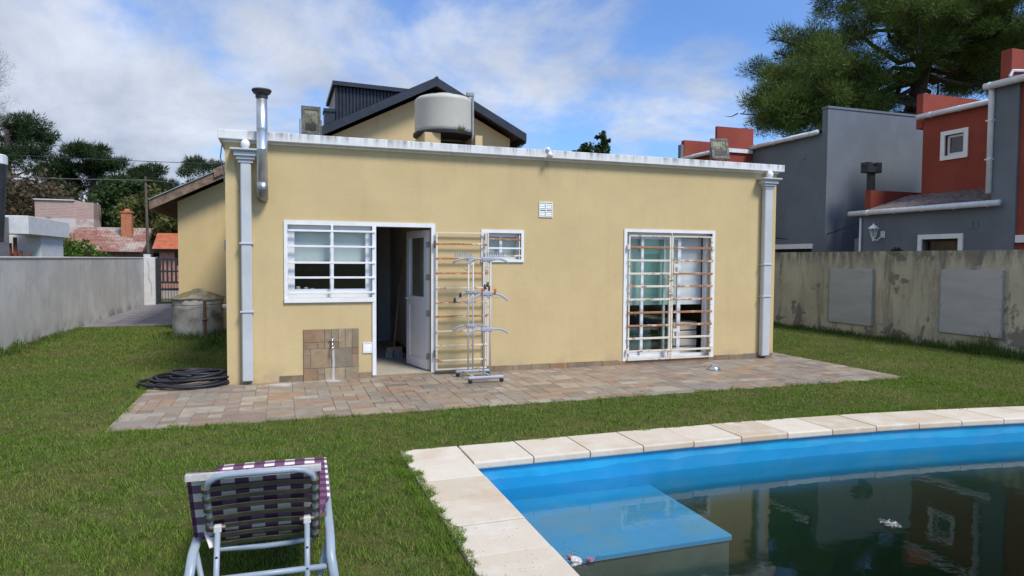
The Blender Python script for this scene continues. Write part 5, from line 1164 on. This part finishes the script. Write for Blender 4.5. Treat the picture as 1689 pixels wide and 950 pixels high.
def blob_clumps(g, c, rx, ry, rz, n, r, low=-.6, shell=.55):
    d = rand_dirs(g, n*3); d = d[d[:, 2] > low][:n]; k = g.uniform(shell, 1, (len(d), 1)); p = np.array(c)+d*k*np.array([rx, ry, rz]); return np.hstack([p, g.uniform(.6, 1.3, (len(d), 1))*r])
def make_far_trees():
    g = np.random.default_rng(5)
    def pine(x, y, top, w, lab, seed, mat='dark_pine', low=.35):
        cl = []
        for i in range(9):
            f = i/8; h = top*(low+(1-low)*f)*.96; sp = w*(1.05-.62*f)*g.uniform(.6, 1.25)
            for k in range(5): a = g.uniform(0, 6.28); cl.append(blob_clumps(g, (x+math.cos(a)*sp*.8, y+math.sin(a)*sp*.8, h+g.normal()*.25), w*.27, w*.27, top*.05, 9, .48))
        tree('far_pine', lab, (x, y, 0), top*.92, .42, np.concatenate(cl), 'needle', mat, seed, 110, .34, 'trees beyond the street', 22)
    pine(-19.2, 60, 12.0, 5.0, 'tall dark pine at the far left beyond the brick block', 1); pine(-13.2, 58, 9.8, 3.8, 'dark pine standing right of the tallest far left pine', 2)
    pine(-25, 66, 13, 5, 'dark pine behind the tallest far left pine at the picture edge', 3)
    pine(-5.6, 64, 9.9, 4.0, 'dark green pine behind the wooden barge board of the house', 4, low=.2); pine(-10.2, 62, 8.6, 3.0, 'low dark pine left of the one behind the barge board', 6, low=.2)
    def decid(name, x, y, z, rx, rz, n, mat, lab, seed, size=.16, per=60, th=None):
        gg = np.random.default_rng(seed); tree(name, lab, (x, y, 0), th or z, .18, blob_clumps(gg, (x, y, z), rx, rx, rz, n, rx*.28), 'leaf', mat, seed, per, size, 'trees beyond the street', 18)
    decid('brown_tree', -15.4, 52, 4.6, 3.6, 2.6, 60, 'brown_leaves', 'wide brownish autumn tree behind the pale brick block', 11); decid('brown_tree', -19.5, 50, 4.0, 3.0, 2.2, 40, 'brown_leaves', 'lower brownish tree left of the pale brick block', 12)
    decid('olive_tree', -7.2, 47, 3.9, 2.3, 2.2, 50, 'olive_leaves', 'olive green tree behind the brick chimney and utility pole', 13); decid('green_tree', -9.6, 50, 4.6, 2.0, 2.6, 46, 'cypress', 'rounded dark green tree between the chimney and the dark pine', 14)
    decid('olive_tree', -4.6, 44, 3.2, 2.2, 2.0, 44, 'olive_leaves', 'olive green tree next to the yellow gable wall above the gate', 15); decid('green_tree', -12.2, 54, 3.6, 2.3, 2.0, 40, 'cypress', 'low dark green tree just right of the pale brick block', 16)
    # pale bare tree at the picture's left edge
    bx, by = -15.9, 46; t = thing('bare_tree', 'pale bare twiggy tree at the left edge of the picture', 'tree', (bx, by, 0), 'trees beyond the street'); m = MB(); tw = []
    m.tube(curve((bx, by, 0), (bx, by, 13.6), g, 6, .3), [.18, .16, .14, .12, .10, .07, .03], 8)
    for i in range(80):
        z = g.uniform(7.5, 13.0); a = g.uniform(0, 6.28); L = g.uniform(.7, 1.5)*(1.15-abs(z-10)/9); e = np.array([bx+math.cos(a)*L, by+math.sin(a)*L, z+g.uniform(.6, 1.3)]); m.tube(curve((bx, by, z), e, g, 3, .2), [.03, .02, .015, .008], 5); tw.append((*e, .42)); tw.append((*(e*.6+np.array([bx, by, z])*.4), .4))
    m.build('trunk', 'pale_twigs', t); tw = np.array(tw); soup('twigs', needles(g, tw[:, :3], tw[:, 3], 50, .30, .007, .8), 3, 'pale_twigs', t, base=(bx, by, 0))
    # tree top above the parapet and a few low tips
    gg = np.random.default_rng(31); tree('dark_tree', 'small dark tree top showing above the white parapet', (14.6, 30, 0), 6.9, .16, np.concatenate([blob_clumps(gg, (14.7, 30, 6.7), .95, .8, .75, 40, .22), blob_clumps(gg, (15.0, 30, 7.35), .35, .35, .55, 16, .16), blob_clumps(gg, (13.9, 30, 6.6), .45, .4, .6, 14, .16)]), 'leaf', 'cypress', 32, 60, .075, None, 14)
    tree('low_tree', 'faint low tree tips just over the parapet right of the small dark tree', (19.3, 31, 0), 5.9, .14, blob_clumps(gg, (19.3, 31, 5.95), 1.9, .6, .42, 36, .22), 'leaf', 'cypress', 33, 50, .09, None, 14)
    # bush behind the left wall
    b = thing('bush', 'bright green leafy bush behind the left garden wall', 'bush', (-7.4, 27, 0)); cl = np.concatenate([blob_clumps(gg, (-7.3, 27, 1.75), 1.0, .7, .80, 46, .24), blob_clumps(gg, (-6.35, 27, 1.55), .75, .6, .6, 26, .22)]); m = MB()
    for i in range(14): m.tube(curve((-7.4, 27, 0), cl[i*3, :3], gg, 3, .1), [.03, .022, .016, .008], 5)
    m.build('stems', 'bark', b); soup('foliage', leaves(gg, cl[:, :3], cl[:, 3], 60, .055), 4, 'bush_leaves', b, base=(-7.4, 27, 0))
    s = thing('dark_red_shrub', 'small dark reddish tuft just peeking over the stained right wall', 'shrub', (13, 11.37, 0)); cl = blob_clumps(gg, (13, 11.37, 1.80), .12, .12, .12, 24, .05)
    m = MB(); [m.tube([(13, 11.37, 0), tuple(cl[i, :3])], [.015, .006], 5) for i in range(6)]; m.build('stems', 'bark', s); soup('foliage', leaves(gg, cl[:, :3], cl[:, 3], 40, .02), 4, 'dark_red_leaves', s, base=(13, 11.37, 0))
make_far_trees()

# ------------------------------------------------------------------ houses across the street, left neighbour, pole and wires
def make_background():
    t = thing('brick_block', 'pale pinkish brick tank block above the tiled roof', 'building', (-12, 47, 0)); MB().box(-13.6, -11.7, 46.5, 49, 0, 4.94).prism([(-11.699, 46.5), (-10.75, 47.2), (-10.75, 49), (-11.699, 49)], 0, 4.90, 'z').build('brick_wall', 'pink_brick', t); MB().box(-13.0, -12.85, 46.3, 46.45, 2.5, 4.0).build('pipe', 'grey_pipe', t); MB().box(-13.65, -11.6, 46.4, 49.05, 4.941, 5.0).build('roof_slab', 'pale_wall', t)
    # tiled house: roof facing us, built of courses
    t = thing('tiled_house', 'low house with weathered red tiled roof and brick chimney', 'house', (-9.7, 43, 0))
    MB().box(-12.3, -7.35, 42, 46, 0, 2.0).build('wall', 'salmon_wall', t); rf = MB(); x0, x1 = -12.6, -7.05; n = 13
    for k in range(n):
        ya = 41.3+k*.24; za = 1.93+k*.100; m = int((x1-x0)/.16); vs = []
        for i in range(m*2+1):
            x = x0+(x1-x0)*i/(m*2); dz = .045*(i % 2); vs += [(x, ya-.02, za+dz), (x, ya+.27, za+.115+dz), (x, ya-.02, za-.04)]
        rf.add(vs, [(3*i, 3*i+3, 3*i+4, 3*i+1) for i in range(m*2)] + [(3*i+2, 3*i+5, 3*i+3, 3*i) for i in range(m*2)])
    roof = rf.build('tile_roof', 'roof_tile', t); MB().add([(x0, 44.45, 3.22), (x1, 44.45, 3.22), (x1, 47.5, 1.95), (x0, 47.5, 1.95)], [(0, 1, 2, 3)]).build('rear_slope', 'roof_tile', roof); MB().tube([(x0, 44.42, 3.24), (x1, 44.42, 3.24)], .08, 8).build('ridge', 'roof_tile', roof)
    MB().prism([(41.6, 1.9), (47.2, 1.9), (44.42, 3.12)], -7.36, -7.30, 'x').build('gable_end', 'dark_wood', t); MB().prism([(41.2, 1.82), (44.42, 3.14), (47.6, 1.82), (47.6, 1.94), (44.42, 3.26), (41.2, 1.94)], -7.1, -7.0, 'x').build('verge_board', 'dark_wood', t)
    MB().box(-12.3, -7.3, 41.35, 41.45, 1.80, 1.90).build('eave_board', 'dark_wood', t); MB().box(-11.6, -10.7, 41.98, 41.995, .7, 1.8).build('window', 'dark_opening', t)
    ch = MB().box(-8.50, -7.98, 43.2, 43.7, 2.4, 4.12).build('chimney', 'chimney_brick', t); MB().box(-8.55, -7.93, 43.15, 43.75, 4.121, 4.2).build('chimney_cap', 'chimney_brick', ch); MB().tube([(-8.24, 43.45, 4.2), (-8.24, 43.45, 4.35)], [.18, .12], 8).build('chimney_pot', 'chimney_brick', ch)
    # orange roofed house
    t = thing('orange_roof_house', 'small house with bright orange tiled roof beyond the gate', 'house', (-5, 38, 0)); MB().box(-5.7, -3.2, 37.4, 41, 0, 2.1).build('wall', 'salmon_wall', t)
    MB().add([(-5.95, 36.9, 2.02), (-3.4, 36.9, 2.02), (-4.9, 38.6, 2.85), (-5.95, 38.6, 2.85), (-4.0, 36.5, 1.9), (-2.6, 36.5, 1.9), (-2.6, 38.6, 2.4), (-4.9, 38.6, 2.4)], [(0, 1, 2, 3), (4, 5, 6, 7)]).build('roof', 'orange_roof', t); MB().box(-5.9, -2.6, 37.1, 37.3, 1.86, 2.0).build('eave_board', 'dark_wood', t); MB().box(-5.0, -4.6, 37.38, 37.395, 1.2, 1.85).build('window', 'dark_opening', t)
    # left neighbour
    t = thing('pale_neighbour_house', 'pale flat roofed neighbour building behind the left wall', 'house', (-7, 21, 0))
    MB().box(-8.8, -6.6, 19.0, 20.6, 0, 2.60).build('grey_wall', 'grey_house_wall', t); MB().box(-8.8, -7.05, 21.0, 24, 0, 2.2).box(-7.049, -6.3, 22, 24, 0, 2.2).build('white_wall', 'pale_wall', t); MB().box(-6.7, -6.18, 20.62, 24.2, 2.18, 2.66, .01).build('roof_fascia', 'pale_wall', t)
    for i, (x, z) in enumerate(((-6.82, 2.0), (-6.70, 1.95), (-6.58, 2.1), (-6.46, 1.75), (-6.27, 1.7))): MB().box(x-.035, x+.035, 20.9, 20.98, 0, z).build('post', 'red_wood', t)
    MB().box(-6.86, -6.54, 20.99, 21.03, 1.6, 1.68).build('cross_rail', 'red_wood', t)
    t = thing('black_flue', 'black tapered flue with pale cap at the left picture edge', 'chimney', (-4.98, 14.6, 0)); MB().lathe([(.12, 0), (.13, 1.85), (.21, 1.86), (.29, 3.25)], (-4.98, 14.6, 0), 16).build('flue_body', 'black_metal', t); MB().lathe([(.27, 3.255), (.30, 3.27), (.30, 3.42), (.27, 3.44)], (-4.98, 14.6, 0), 16).build('flue_cap', 'gutter_white', t)
    # utility pole and wires
    t = thing('utility_pole', 'thin wooden utility pole beyond the tiled house', 'pole', (-6.35, 38.5, 0)); MB().tube([(-6.35, 38.5, 0), (-6.45, 38.5, 5.7)], [.09, .055], 8).build('pole', 'pole_wood', t); MB().box(-6.8, -6.1, 38.46, 38.54, 5.48, 5.55).build('crossarm', 'pole_wood', t)
    def wire(a, b, sag, r, lab): o = MB().tube([(lerp(a[0], b[0], i/14), lerp(a[1], b[1], i/14), lerp(a[2], b[2], i/14)-sag*math.sin(math.pi*i/14)) for i in range(15)], r, 5).build('power_line', 'black_metal'); tag(o, lab, 'cable', 'overhead lines')
    wire((-22, 36, 6.3), (8, 36, 6.5), .25, .016, 'upper thin overhead line crossing the far trees'); wire((-22, 35.5, 5.55), (-6.4, 38.4, 5.5), .25, .030, 'thick lower overhead line left of the utility pole'); wire((-6.4, 38.4, 5.5), (8, 40, 5.6), .2, .018, 'lower overhead line right of the utility pole')
make_background()
